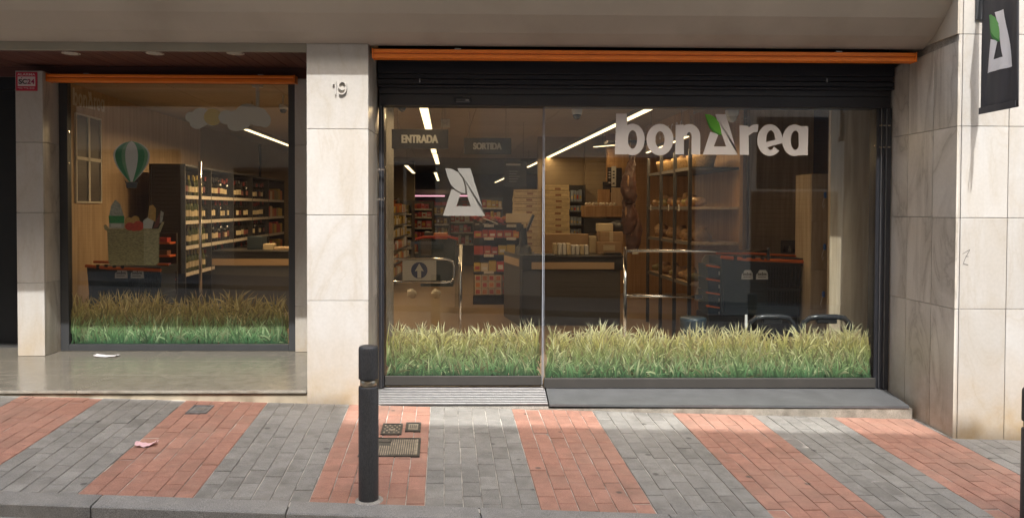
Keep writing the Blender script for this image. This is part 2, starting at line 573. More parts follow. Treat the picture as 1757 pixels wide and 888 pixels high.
M['cream_plastic'] = mat("cream_plastic", (.52, .44, .32), .55)
M['black_plastic'] = mat("black_plastic", (.018, .018, .02), .35)
M['grey_black_plastic'] = mat("charcoal_gloss_plastic", (.03, .032, .037), .22)
M['blue_plastic'] = mat("blue_plastic", (.06, .20, .62), .4)
M['ham'] = mat("cured_ham", (.07, .028, .016), .5, var=.35, scale=14, obj_var=.15, bump=.5, bscale=40)
M['fat'] = mat("ham_fat", (.30, .17, .08), .5)
M['bread'] = mat("bread_crust", (.27, .15, .06), .7, var=.3, scale=18, obj_var=.2, bump=.4, bscale=40)
M['cello'] = mat("golden_wrapped_bread", (.33, .19, .075), .25, var=.4, scale=25)
M['wicker'] = mat("wicker", (.42, .27, .12), .7, var=.35, scale=60)
M['straw'] = mat("straw_weave", (.33, .27, .125), .8, var=.4, scale=40, stretch=(1, 1, 4))
M['straw_pale'] = mat("straw_pale_weave", (.42, .36, .20), .8, var=.4, scale=40, stretch=(1, 1, 4))
M['garlic'] = mat("garlic_white", (.66, .58, .46), .6)
M['bottle_dark'] = mat("dark_wine_glass", (.012, .012, .010), .08, spec=.6)
M['bottle_green'] = mat("green_wine_glass", (.05, .06, .012), .1, spec=.6)
M['label_cream'] = mat("cream_bottle_label", (.50, .41, .26), .6, obj_var=.25)
M['foil_red'] = mat("red_bottle_foil", (.22, .03, .02), .4, obj_var=.3)
M['straw_card'] = mat("golden_bottle", (.32, .24, .06), .3, obj_var=.3)


def shade(name, c, v=.2):
    return mat(name, c, .5, obj_var=v)


PK = {k: shade("pack_" + k, c) for k, c in dict(red=(.36, .045, .03), orange=(.46, .14, .03), yellow=(.46, .32, .06), cream=(.50, .40, .26), green=(.12, .20, .05), brown=(.20, .10, .05),
                                              pink=(.48, .14, .18), white=(.55, .52, .48), olive=(.25, .2, .07), teal=(.10, .27, .27), steel=(.26, .31, .36), dark=(.05, .04, .035)).items()}


def lamp_mat(name, col, s):
    m = bpy.data.materials.new(name)
    m.use_nodes = True
    n = m.node_tree.nodes
    b = n["Principled BSDF"]
    b.inputs["Base Color"].default_value = (.8, .8, .8, 1)
    b.inputs["Emission Color"].default_value = (*col, 1)
    b.inputs["Emission Strength"].default_value = s
    return m


M['led'] = lamp_mat("warm_led", (1.0, .74, .40), 1.3)
M['led_pink'] = lamp_mat("pink_led", (1.0, .42, .55), .55)

GX, GY = -.0272, .0373


def gz(x, y):
    return GX * x + GY * y


# ------------------------------------------------------------------ flat lettering helpers
def ring(cx, cy, rx, ry, ix, iy, a0=0, a1=360, n=28, icx=None, icy=None):
    icx = cx if icx is None else icx
    icy = cy if icy is None else icy
    qs = []
    for k in range(n):
        t0, t1 = R(a0 + (a1 - a0) * k / n), R(a0 + (a1 - a0) * (k + 1) / n)
        qs.append([(cx + rx * math.cos(t0), cy + ry * math.sin(t0)), (cx + rx * math.cos(t1), cy + ry * math.sin(t1)),
                   (icx + ix * math.cos(t1), icy + iy * math.sin(t1)), (icx + ix * math.cos(t0), icy + iy * math.sin(t0))])
    return qs


def disc(cx, cy, rx, ry=None, n=24):
    ry = rx if ry is None else ry
    return [[(cx + rx * math.cos(2 * math.pi * k / n), cy + ry * math.sin(2 * math.pi * k / n)) for k in range(n)]]


def rect(x0, y0, x1, y1):
    return [[(x0, y0), (x1, y0), (x1, y1), (x0, y1)]]


class Flat:
    """thin printed shapes on a plane: each layer a hair in front of the last"""

    def __init__(self, origin, ux, uz, nrm):
        self.o, self.ux, self.uz, self.n = Vector(origin), Vector(ux), Vector(uz), Vector(nrm).normalized()
        self.mb, self.layer, self.step = MB(), 1, .0004

    def add(self, polys, mi=0):
        for i, p in enumerate(polys):
            vs = [self.o + self.ux * q[0] + self.uz * q[1] + self.n * ((self.layer + i * .04) * self.step) for q in p]
            self.mb.add(vs, [tuple(range(len(p)))], mi)
        self.layer += 1
        return self

    def build(self, name, mats, parent=None):
        me = bpy.data.meshes.new(name)
        me.from_pydata(self.mb.v, [], self.mb.f)
        for m in (mats if isinstance(mats, (list, tuple)) else [mats]):
            me.materials.append(m)
        for p, i in zip(me.polygons, self.mb.m):
            p.material_index = i
        o = bpy.data.objects.new(name, me)
        COL.objects.link(o)
        adopt(o, parent)
        return o


def logo_a(F, x, y, h, mi=0, leaf=1, leaf2=2, gap=None):
    """the triangular letter with a leaf for its left shoulder; units: 405 high, baseline at y"""
    k = h / 405.0

    def T(pts):
        return [(x + (px - 832) * k, y + (490 - py) * k) for px, py in pts]
    F.add([T([(832, 490), (1190, 490), (1165, 408), (945, 408)]), ])
    F.layer -= 1
    F.add([T([(832, 490), (945, 408), (990, 285), (905, 262)]), T([(1190, 490), (1065, 85), (955, 85), (1070, 408), (1165, 408)])])
    if gap is not None:
        F.add([T([(958 + 6, 112), (1010, 168), (1032, 240), (1040, 312), (985, 304), (935, 276), (892, 232), (935, 262 + 6), (985, 290), (1016, 296), (1008, 240), (988, 176)])], gap)
    F.add([T([(850, 85), (905, 90), (958, 118), (998, 172), (1018, 240), (1022, 298), (985, 290), (935, 262), (898, 222), (873, 165)])], leaf)
    F.add([T([(850, 85), (873, 165), (898, 222), (935, 262), (985, 290), (1022, 298), (1010, 284), (960, 258), (915, 215), (885, 160)])], leaf2)


def brand_word(F, x, y, h, leaf=1, leaf2=2, mi=0):
    """the shop name in heavy rounded letters; h = cap height (405 units)"""
    k = h / 405.0

    def T(polys):
        return [[(x + (px + 70) * k, y + (490 - py) * k) for px, py in p] for p in polys]

    def add(polys):
        F.add(T(polys), mi)
    # b
    add(rect(-65, 490, 58, 85) if False else [[(-70, 492), (58, 492), (52, 85), (-60, 85)]])
    add(ring(110, 342, 125, 158, 47, 92, n=32))
    # o
    add(ring(391, 342, 138, 158, 47, 84, n=36))
    # n
    add([[(548, 490), (638, 490), (634, 190), (552, 195)]])
    add(ring(690, 310, 115, 125, 26, 45, 180, 360, n=20))
    add([[(714, 490), (805, 490), (805, 308), (716, 308)]])
    logo_a(F, x + (832 + 70) * k, y, h, mi, leaf, leaf2)
    # r
    add([[(1212, 490), (1306, 490), (1298, 200), (1206, 195)]])
    add([[(1290, 300), (1298, 215), (1345, 188), (1402, 184), (1394, 262), (1350, 264), (1312, 290)]])
    # e
    add(ring(1520, 342, 130, 158, 46, 98, -5, -318, n=36, icx=1528))
    add([[(1440, 372), (1652, 318), (1648, 372), (1455, 424)]])
    # a
    add(ring(1775, 342, 128, 158, 48, 96, n=36, icx=1782))
    add([[(1812, 200), (1915, 200), (1912, 492), (1822, 492)]])
    F.layer += 0


def text_polys(s, width, height, bold=.02):
    cu = bpy.data.curves.new("lettering", 'FONT')
    cu.body = s
    cu.offset = bold
    ob = bpy.data.objects.new("lettering", cu)
    COL.objects.link(ob)
    dg = bpy.context.evaluated_depsgraph_get()
    me = bpy.data.meshes.new_from_object(ob.evaluated_get(dg))
    bpy.data.objects.remove(ob)
    xs = [v.co.x for v in me.vertices]
    ys = [v.co.y for v in me.vertices]
    x0, x1, y0, y1 = min(xs), max(xs), min(ys), max(ys)
    out = []
    for p in me.polygons:
        out.append([((me.vertices[i].co.x - x0) / (x1 - x0) * width, (me.vertices[i].co.y - y0) / (y1 - y0) * height) for i in p.vertices])
    bpy.data.meshes.remove(me)
    return out


def off(polys, dx, dy):
    return [[(x + dx, y + dy) for x, y in p] for p in polys]


X_, Z_ = Vector((1, 0, 0)), Vector((0, 0, 1))
FRONT = Vector((0, -1, 0))

# ================================================================== GROUND
J1, J2, J3, J0 = 2.245, 1.545, .845, 2.945
pv = MB()
pv.add([(x, y, gz(x, y) - .0065) for x, y in ((-9, .3), (12, .3), (12, -2.2), (-9, -1.75))], [(0, 1, 2, 3)])
pavement = tag(pv.build("pavement", M['joint']), kind="structure")

B0, BP, BT = -1.6586, .11095, .0702
ca, sa = math.cos(math.atan(BT)), math.sin(math.atan(BT))
ua, ud = Vector((ca, sa)), Vector((-sa, ca))


def kerb_y(x):
    return -1.893 - .030 * (x - .4) * .9


def clip(poly, a, b, c):
    """keep a*x + b*y + c >= 0"""
    out = []
    for i in range(len(poly)):
        p, q = poly[i], poly[(i + 1) % len(poly)]
        fp, fq = a * p[0] + b * p[1] + c, a * q[0] + b * q[1] + c
        if fp >= 0: out.append(p)
        if fp * fq < 0:
            t = fp / (fp - fq)
            out.append((p[0] + (q[0] - p[0]) * t, p[1] + (q[1] - p[1]) * t))
    return out


def inset(poly, d):
    n = len(poly)
    cx, cy = sum(p[0] for p in poly) / n, sum(p[1] for p in poly) / n
    return [(p[0] + (cx - p[0]) * min(.4, d / max(1e-4, math.hypot(p[0] - cx, p[1] - cy))), p[1] + (cy - p[1]) * min(.4, d / max(1e-4, math.hypot(p[0] - cx, p[1] - cy)))) for p in poly]


def paver_geom(mb, poly, cx, cy, zoff, sl, world=False):
    """a low block with a chamfered top following the fall of the ground"""
    n = len(poly)
    inn = inset(poly, .0045)

    def zz(x, y):
        return GX * x + GY * y
    vs = [(x, y, zz(x, y) - .02 + zoff) for x, y in poly] + [(x, y, zz(x, y) - .0025 + zoff) for x, y in poly] + [(x, y, zz(x, y) + zoff) for x, y in inn]
    fs = [(i, (i + 1) % n, (i + 1) % n + n, i + n) for i in range(n)] + [(i + n, (i + 1) % n + n, (i + 1) % n + 2 * n, i + 2 * n) for i in range(n)] + [tuple(range(2 * n, 3 * n))]
    mb.add(vs, fs)


LEN = .208
holes = []
full = [(-BP / 2 + .0022, -LEN / 2 + .0022), (BP / 2 - .0022, -LEN / 2 + .0022), (BP / 2 - .0022, LEN / 2 - .0022), (-BP / 2 + .0022, LEN / 2 - .0022)]
fullw = [tuple(ua * p[0] + ud * p[1]) for p in full]
tmp = MB(); paver_geom(tmp, fullw, 0, 0, 0, None)
PMESH = {'red': tmp.mesh("red_paver", M['paver_red']), 'grey': tmp.mesh("grey_paver", M['paver_grey'])}
paver_list = {'red': [], 'grey': []}
for k in range(-66, 72):
    band = math.floor(k / 6)
    colr = 'grey' if band % 2 else 'red'
    # band 0 starts at B0 (between a red band on its left and grey on its right at k=0)
    colr = 'grey' if band % 2 == 0 else 'red'
    ph = RND.uniform(-.04, .04) + (.5 if k % 2 else 0)
    for j in range(-12, 4):
        v = (j + ph) * LEN
        u0 = (k + .5) * BP
        base = Vector((B0, 0)) + ua * u0 + ud * v
        if base.x < -6 or base.x > 8.5: continue
        poly = [(base.x + p[0], base.y + p[1]) for p in fullw]
        if all(p[1] > .0 for p in poly): continue
        if all(p[0] > 5.09 and p[1] > -.46 for p in poly): continue
        c = clip(poly, 0, -1, .004)
        c = clip(c, .027, 1, -(kerb_y(0)) - .004) if c else c
        if len(c) < 3: continue
        area = abs(sum(c[i][0] * c[(i + 1) % len(c)][1] - c[(i + 1) % len(c)][0] * c[i][1] for i in range(len(c)))) / 2
        if area < .0012: continue
        if any(h[0] < base.x < h[1] and h[2] < base.y < h[3] for h in holes): continue
        vis = abs(base.x - CAM.x) / (base.y - CAM.y) < .72
        d = (base - Vector((CAM.x, CAM.y))).length
        paver_list[colr].append((0 if vis else 1, d, base.copy(), c, area > .99 * (BP - .0044) * (LEN - .0044)))
for colr, lst in paver_list.items():
    lst.sort(key=lambda t: (t[0], t[1]))
    rest = MB()
    for i, (vis, d, base, c, isfull) in enumerate(lst):
        dz = RND.uniform(-.0022, .0022) - (.004 if RND.random() < .04 else 0)
        if i < 300:
            if isfull:
                o = bpy.data.objects.new(colr + "_paver", PMESH[colr])
                COL.objects.link(o)
                o.location = (base.x, base.y, gz(base.x, base.y) + dz)
                o.rotation_euler = (RND.uniform(-.006, .006), RND.uniform(-.009, .009), RND.uniform(-.014, .014))
                o.scale = (RND.uniform(.975, 1.0), RND.uniform(.985, 1.0), 1)
                o.parent = pavement
            else:
                mb = MB(); paver_geom(mb, c, 0, 0, dz, None)
                mb.build(colr + "_paver", M['paver_' + colr], pavement)
        else:
            paver_geom(rest, c, 0, 0, dz, None)
    if rest.v:
        tag(rest.build(colr + "_paver_field", M['paver_' + colr], pavement), kind="stuff")

# kerb: separate granite stones
kc = MB(); kc.add([(x, kerb_y(x) - s, gz(x, -1.9) - .03) for x, s in ((-9, .01), (12, .01), (12, .15), (-9, .15))], [(0, 1, 2, 3)])
kerb = tag(kc.build("kerb", M['joint']), kind="structure")
xk = -6.125
while xk < 9:
    x0, x1 = xk + .003, xk + 1.077
    mb = MB()
    vs = []
    for zoff, ins in ((-.25, 0), (-.008, 0), (0, .008)):
        for x, y in ((x0 + .003, kerb_y(x0)), (x1, kerb_y(x1)), (x1 + .02, kerb_y(x1) - .168 + ins), (x0 + .02, kerb_y(x0) - .168 + ins)):
            vs.append((x, y, gz(x, -1.9) + zoff + .002))
    mb.add(vs, [(i, (i + 1) % 4, (i + 1) % 4 + 4, i + 4) for i in range(4)] + [(i + 4, (i + 1) % 4 + 4, (i + 1) % 4 + 8, i + 8) for i in range(4)] + [(8, 9, 10, 11)])
    mb.build("kerbstone", M['kerb'], kerb)
    xk += 1.083
rd = MB()
rd.add([(x, y, GX * x - .145) for x, y in ((-60, -1.95), (60, -1.95), (60, -14), (-60, -14))], [(0, 1, 2, 3)])
tag(rd.build("road", M['asphalt']), kind="structure")
fp = MB()
fp.add([(-30, -7.6, .86), (30, -7.6, -.77), (30, -5.6, -.80), (-30, -5.6, .79), (-30, -5.6, .55), (30, -5.6, -1.1)], [(0, 1, 2, 3), (3, 2, 5, 4)])
for i, v in enumerate(fp.v):
    fp.v[i] = (v[0], v[1], GX * v[0] - (.045 if i < 4 else .2))
tag(fp.build("far_pavement", M['kerb']), kind="structure")

# ================================================================== THE SHOP BUILDING
bld = thing("shop_building", "shop front of cream marble piers under a plain beige overhang", "building", (0, 0, 0))


def slab(mb_box, name, m, parent, bev=.002):
    return MB().box(*mb_box, bev=bev).build(name, m, parent)


def sub(name, m, parent, *boxes):
    mb = MB()
    for b in boxes: mb.box(*b)
    return mb.build(name, m, parent)


# sloping soffit with the upper facade above it
prof = [(0.03, 2.93), (0, 2.94), (-.15, 3.0), (-.3, 3.11), (-.47, 3.31), (-.47, 10.5), (.4, 10.5), (.4, 3.4), (.03, 3.05)]
sf = MB()
sf.prism(prof, -8.0, 5.075, axis='X')
sof = sf.build("overhang_soffit", M['soffit'], bld)
# the strip at the foot of the soffit over the set-back window
sub("soffit_lip", M['lip'], bld, (-8, .004, 2.872, -.004, .05, 2.9385))
sub("lintel", M['dark_void'], bld, (.505, .11, 2.885, 5.04, .5, 2.928), (-8, .06, 3.06, 0, 1.9, 3.2), (.5, .55, 2.67, 5.06, .62, 3.05))

# marble pier with the house number
pier = sub("marble_pier", M['mortar'], bld, (.024, .034, -.3, .476, .56, 2.93))
lev = [(-.3, J3), (J3, J2), (J2, J1), (J1, 2.9385)]
for a, b in lev:
    slab((.0, 0, a + .002, .5, .03, b - .002), "marble_slab", M['marble'], pier)
    slab((.474, .0325, a + .002, .4985, .60, b - .002), "marble_slab", M['marble_grey'], pier)
    slab((.0015, .0325, a + .002, .026, 1.66, b - .002), "marble_slab", M['marble_grey'], pier)
# mid part behind: return wall of the recess
sub("recess_return_wall", M['mortar'], bld, (.03, .57, 0, .47, 1.75, 2.93))
# jamb right of the left window
jam = sub("window_jamb", M['mortar'], bld, (-.525, 1.70, 0, .0, 1.78, 2.95))
for a, b in ((.11, J3 - .26), (J3 - .26, J2), (J2, J1), (J1, 2.955)):
    slab((-.537, 1.672, a + .002, -.001, 1.698, b - .002), "marble_slab", M['marble'], jam)
# slim pier left of the window
lp = sub("slim_pier", M['mortar'], bld, (-3.225, 1.48, 0, -2.995, 1.88, 2.94))
for a, b in ((.11, J3), (J3, J2), (J2, J1), (J1, 2.955)):
    slab((-3.243, 1.45, a + .002, -2.976, 1.478, b - .002), "marble_slab", M['marble'], lp)
    slab((-3.0, 1.4805, a + .002, -2.978, 1.76, b - .002), "marble_slab", M['marble_grey'], lp)
# right hand wall: side return and front face
wr = sub("corner_wall", M['mortar'], bld, (5.09, -.44, -.5, 9.0, .62, 10.5))
sides = [(.56, .206), (.2, -.157), (-.163, -.472)]
for y1, y0 in sides:
    for a, b in ((-.4, J3), (J3, J2), (J2, J1), (J1, 2.93)):
        xa = 5.056
        mb = MB()
        zt = b - .002 if b != 2.93 else 2.875 + (.45 - (y0 + .47)) * .045
        zt2 = b - .002 if b != 2.93 else 2.875 + (.45 - (y1 + .47)) * .045
        xs0, xs1 = 5.06 - .024 * (y0 - .05), 5.06 - .024 * (y1 - .05)
        mb.add([(xs0, y0 + .0015, a + .002), (5.088, y0 + .0015, a + .002), (5.088, y1 - .0015, a + .002), (xs1, y1 - .0015, a + .002),
                (xs0, y0 + .0015, zt), (5.088, y0 + .0015, zt), (5.088, y1 - .0015, zt2), (xs1, y1 - .0015, zt2)],
               [(0, 3, 2, 1), (4, 5, 6, 7), (0, 1, 5, 4), (1, 2, 6, 5), (2, 3, 7, 6), (3, 0, 4, 7)])
        mb.build("marble_slab", M['marble_grey'], wr)
sub("upper_return", M['soffit'], wr, (5.066, -.468, 2.95, 5.088, .5, 10.4))
xs = [5.075, 5.106, 5.471, 5.98, 6.49, 7.0, 7.51, 8.02, 8.53]
for i in range(len(xs) - 1):
    for a, b in ((-.5, J3), (J3, J2), (J2, J1), (J1, J0), (J0, 3.645), (3.645, 4.345)):
        slab((xs[i] + .002, -.473 + (0 if i else .003), a + .002, xs[i + 1] - .002, -.443, b - .002), "marble_slab", M['marble'], wr)

# the set-back entry platform on the left
plat = sub("entry_platform", M['riser'], bld, (-8, .02, -.3, -.003, 2.2, .074))
xsn = [-8, -6.2, -4.33, -2.0 + .13, -.003]
for i in range(len(xsn) - 1):
    slab((xsn[i] + .0015, .0, .0845, xsn[i + 1] - .0015, .58, .11), "granite_slab", M['granite'], plat, .004)
    slab((xsn[i] + .0015 - .3 * (i > 0), .583, .0845, xsn[i + 1] - .0015 - .3 * (i < 3), 1.2, .11), "granite_slab", M['granite'], plat, .002)
    slab((xsn[i] + .0015, 1.203, .0845, xsn[i + 1] - .0015, 2.2, .11), "granite_slab", M['granite'], plat, .002)
    slab((xsn[i] + .003, -.002, .0865, xsn[i + 1] - .003, -.0005, .107), "nosing", M['nosing'], plat, 0)
# wooden ceiling over it
wc = sub("wood_ceiling", M['dark_void'], bld, (-8, .06, 3.044, -.01, 1.75, 3.058))
xp = -4.6
while xp < -.02:
    slab((xp + .002, .3, 3.028 + RND.uniform(-.001, .001), min(xp + .113, -.012), 1.628, 3.043), "wood_plank", M['wood_red'], wc, .003)
    xp += .115
sub("wood_fascia", M['wood_fascia'], bld, (-4.6, 1.63, 2.925, -.012, 1.66, 3.04))
# doorway at the far left, dark glass set back
sub("side_door_frame", M['black_metal'], bld, (-5.3, 2.02, .11, -5.22, 2.12, 3.0), (-3.32, 2.02, .11, -3.235, 2.12, 3.0), (-5.22, 2.02, 2.85, -3.32, 2.12, 3.0))
sub("side_door_panel", M['dark_void'], bld, (-5.22, 2.06, .115, -3.32, 2.1, 2.85))
sub("side_door_sill", M['slate'], bld, (-5.3, 1.93, .1115, -3.246, 2.02, .135))
sub("recess_end_wall", M['mortar'], bld, (-8, 2.15, 0, -5.3, 2.3, 3.0), (-8.0, 0, 0, -7.8, 2.2, 3.0))

# threshold of the entrance
th = MB()
th.add([(1.99, 0, -.008), (4.99, 0, -.026), (5.035, .62, .016), (1.99, .62, .022), (1.99, 0, -.026), (4.99, 0, -.046), (5.035, .62, -.1), (1.99, .62, -.1)],
       [(0, 1, 2, 3), (0, 4, 5, 1), (1, 5, 6, 2), (0, 3, 7, 4)])
th.build("threshold_slab", M['slate'], bld)
sub("threshold_riser", M['dirty_riser'], bld, (.505, .008, -.4, 5.02, .6, -.048))
sub("threshold_bed", M['mortar'], bld, (.5, .012, -.2, 1.98, .7, -.03))

# aluminium entrance grating: one bar per slat
gr = thing("entrance_grating", "ribbed aluminium entrance mat set in the ground before the sliding door", "grating", (1.35, .3, -.01))
sub("mat_base", M['shelf_dark'], gr, (.505, .02, -.028, 1.984, .64, -.0215))
gn = 12
for i in range(gn):
    y = .03 + i * .051
    z = -.006 + (.024) * i / gn
    MB().box(.51, y, z - .014, 1.98, y + .026, z, bev=.002).build("slat", M['alu'], gr)

# ================================================================== AWNING CASSETTES AND SHUTTER BOX
def cassette(x0, x1, y0, y1, z0, z1, label):
    t = thing("awning_cassette", label, "awning", ((x0 + x1) / 2, y1, z0), "orange awning cassettes over the shop glass")
    h = z1 - z0
    MB().box(x0 + .012, y0 + .003, z0, x1 - .012, y1, z0 + h * .46, bev=.004).build("front_bar", M['orange'], t)
    MB().box(x0 + .012, y0, z0 + h * .58, x1 - .012, y1, z1, bev=.006).build("hood", M['orange'], t)
    MB().box(x0 + .012, y0 + .012, z0 + h * .455, x1 - .012, y1 - .003, z0 + h * .585).build("groove_strip", M['orange_dark'], t)
    for xx in (x0, x1 - .012):
        MB().box(xx, y0 - .003, z0 - .003, xx + .0115, y1 + .002, z1 + .003, bev=.003).build("end_cap", M['orange'], t)
    for xx in (x0 + (x1 - x0) * .15, x0 + (x1 - x0) * .85):
        MB().box(xx, y0 + .005, z1 + .001, xx + .05, y1, z1 + .009).build("bracket", M['alu'], t)
    return t


cassette(.53, 5.012, -.004, .10, 2.826, 2.898, "long orange awning cassette over the entrance, between the numbered pier and the corner wall")
cassette(-2.974, -.49, 1.50, 1.615, 2.862, 2.935, "short orange awning cassette over the set-back window with the grass print")

sb = thing("shutter_box", "black roller shutter housing above the sliding glass door", "shutter", (2.8, .3, 2.6))
for py0, py1, y in ((105, 127, .405), (128, 136, .412), (137, 145.5, .408), (146.5, 150, .40)):
    z1, z0 = at(880, py0, y).z, at(880, py1, y).z
    MB().box(.512, y, z0, 5.038, .449, z1, bev=.003).build("box_panel", M['shutter'], sb)
for px in (719, 1418):
    q = at(px, 138, .40)
    MB().box(q.x, .398, q.z - .018, q.x + .012, .4035, q.z + .018, bev=.002).build("latch", M['alu'], sb)

# ================================================================== GLASS FRONT
def pane(name, x0, x1, y, z0, z1, parent):
    return MB().box(x0, y, z0, x1, y + .01, z1).build(name, M['glass'], parent)


YF, YS = .485, .535      # fixed pane, sliding leaf
ent = thing("sliding_door", "sliding glass entrance door leaf with the leaf monogram, next to the numbered pier", "door", (1.24, YS, .03))
MB().box(.56, YS - .02, .030, 1.953, YS + .03, .112, bev=.003).build("bottom_rail", M['rail_grey'], ent)
MB().box(.56, YS - .016, 2.50, 1.953, YS + .026, 2.545, bev=.003).build("top_rail", M['black_metal'], ent)
pane("pane", .562, 1.953, YS, .112, 2.50, ent)
MB().box(1.9555, YS - .006, .034, 1.9645, YS + .016, 2.5, bev=.002).build("glass_edge", M['glass_edge'], ent)
fx = thing("fixed_shop_window", "wide fixed pane of the shop front carrying the big shop name", "window", (3.4, YF, .03))
MB().box(1.972, YF - .025, .018, 4.935, YF + .03, .103, bev=.003).build("bottom_rail", M['rail_grey'], fx)
pane("pane", 1.972, 4.915, YF, .103, 2.52, fx)
MB().box(1.9675, YF - .004, .103, 1.9715, YF + .014, 2.5, bev=.001).build("glass_edge", M['glass_edge'], fx)
ef = MB().box(.5, .601, 2.5, 5.04, .618, 2.66).build("entrance_frame", M['black_metal'], bld)
MB().box(.52, .452, 2.502, 5.032, .6, 2.6, bev=.003).build("header", M['black_metal'], ef)
MB().box(.52, .456, 2.602, 5.032, .58, 2.66, bev=.003).build("header", M['black_metal'], ef)
for x0, x1, y0 in ((4.918, 4.952, .47), (4.956, 4.99, .455), (4.994, 5.036, .44)):
    MB().box(x0, y0, .0, x1, .6, 2.5, bev=.003).build("post", M['black_metal'], ef)
for xx, yy in ((4.9525, .452), (4.9905, .437)):
    MB().box(xx, yy, .02, xx + .003, yy + .1, 2.5).build("edge_trim", M['alu'], ef)
for x0, x1, y0 in ((.516, .535, .45), (.538, .558, .46)):
    MB().box(x0, y0, .024, x1, .6, 2.5, bev=.003).build("post", M['black_metal'], ef)
MB().box(.5355, .45, .02, .5378, .5, 2.5).build("edge_trim", M['alu'], ef)
for zz in (1.67, 1.93):
    for xx in (.512, .545):
        MB().box(xx, .38, zz, xx + .03, .4, zz + .02, bev=.003).build("bolt", M['chrome'], ef)
for zz in (2.34, 2.15):
    for xx in (4.935, 4.97, 5.01):
        MB().box(xx - .012, .425, zz, xx + .012, .436, zz + .012, bev=.003).build("bolt", M['steel_ring'], ef)
p = at(795, 173, .44)
sn = tag(MB().box(p.x - .07, .40, p.z - .02, p.x + .07, .45, p.z + .022, bev=.008).box(p.x + .02, .398, p.z - .002, p.x + .05, .401, p.z + .002, 1).build("door_sensor", [M['grey_black_plastic'], M['alu']]),
         "slim black motion sensor on the header above the sliding door", "sensor")

lw = thing("display_window", "set-back shop window in a dark frame between two marble piers", "window", (-1.8, 1.75, .11))
MB().box(-2.972, 1.722, .112, -2.888, 1.80, 2.93, bev=.003).build("frame", M['frame'], lw)
MB().box(-.618, 1.722, .112, -.539, 1.80, 2.93, bev=.003).build("frame", M['frame'], lw)
MB().box(-2.887, 1.722, .112, -.6185, 1.80, .178, bev=.003).build("frame", M['frame'], lw)
MB().box(-2.887, 1.722, 2.885, -.6185, 1.80, 2.93, bev=.003).build("frame", M['frame'], lw)
pane("pane", -2.887, -.6185, 1.755, .178, 2.885, lw)

# ------------------------------------------------------------------ printed grass on the glass
grass_m = attr_mat("grass_print", .45)


def lerp(a, b, t):
    return tuple(x + (y - x) * t for x, y in zip(a, b))


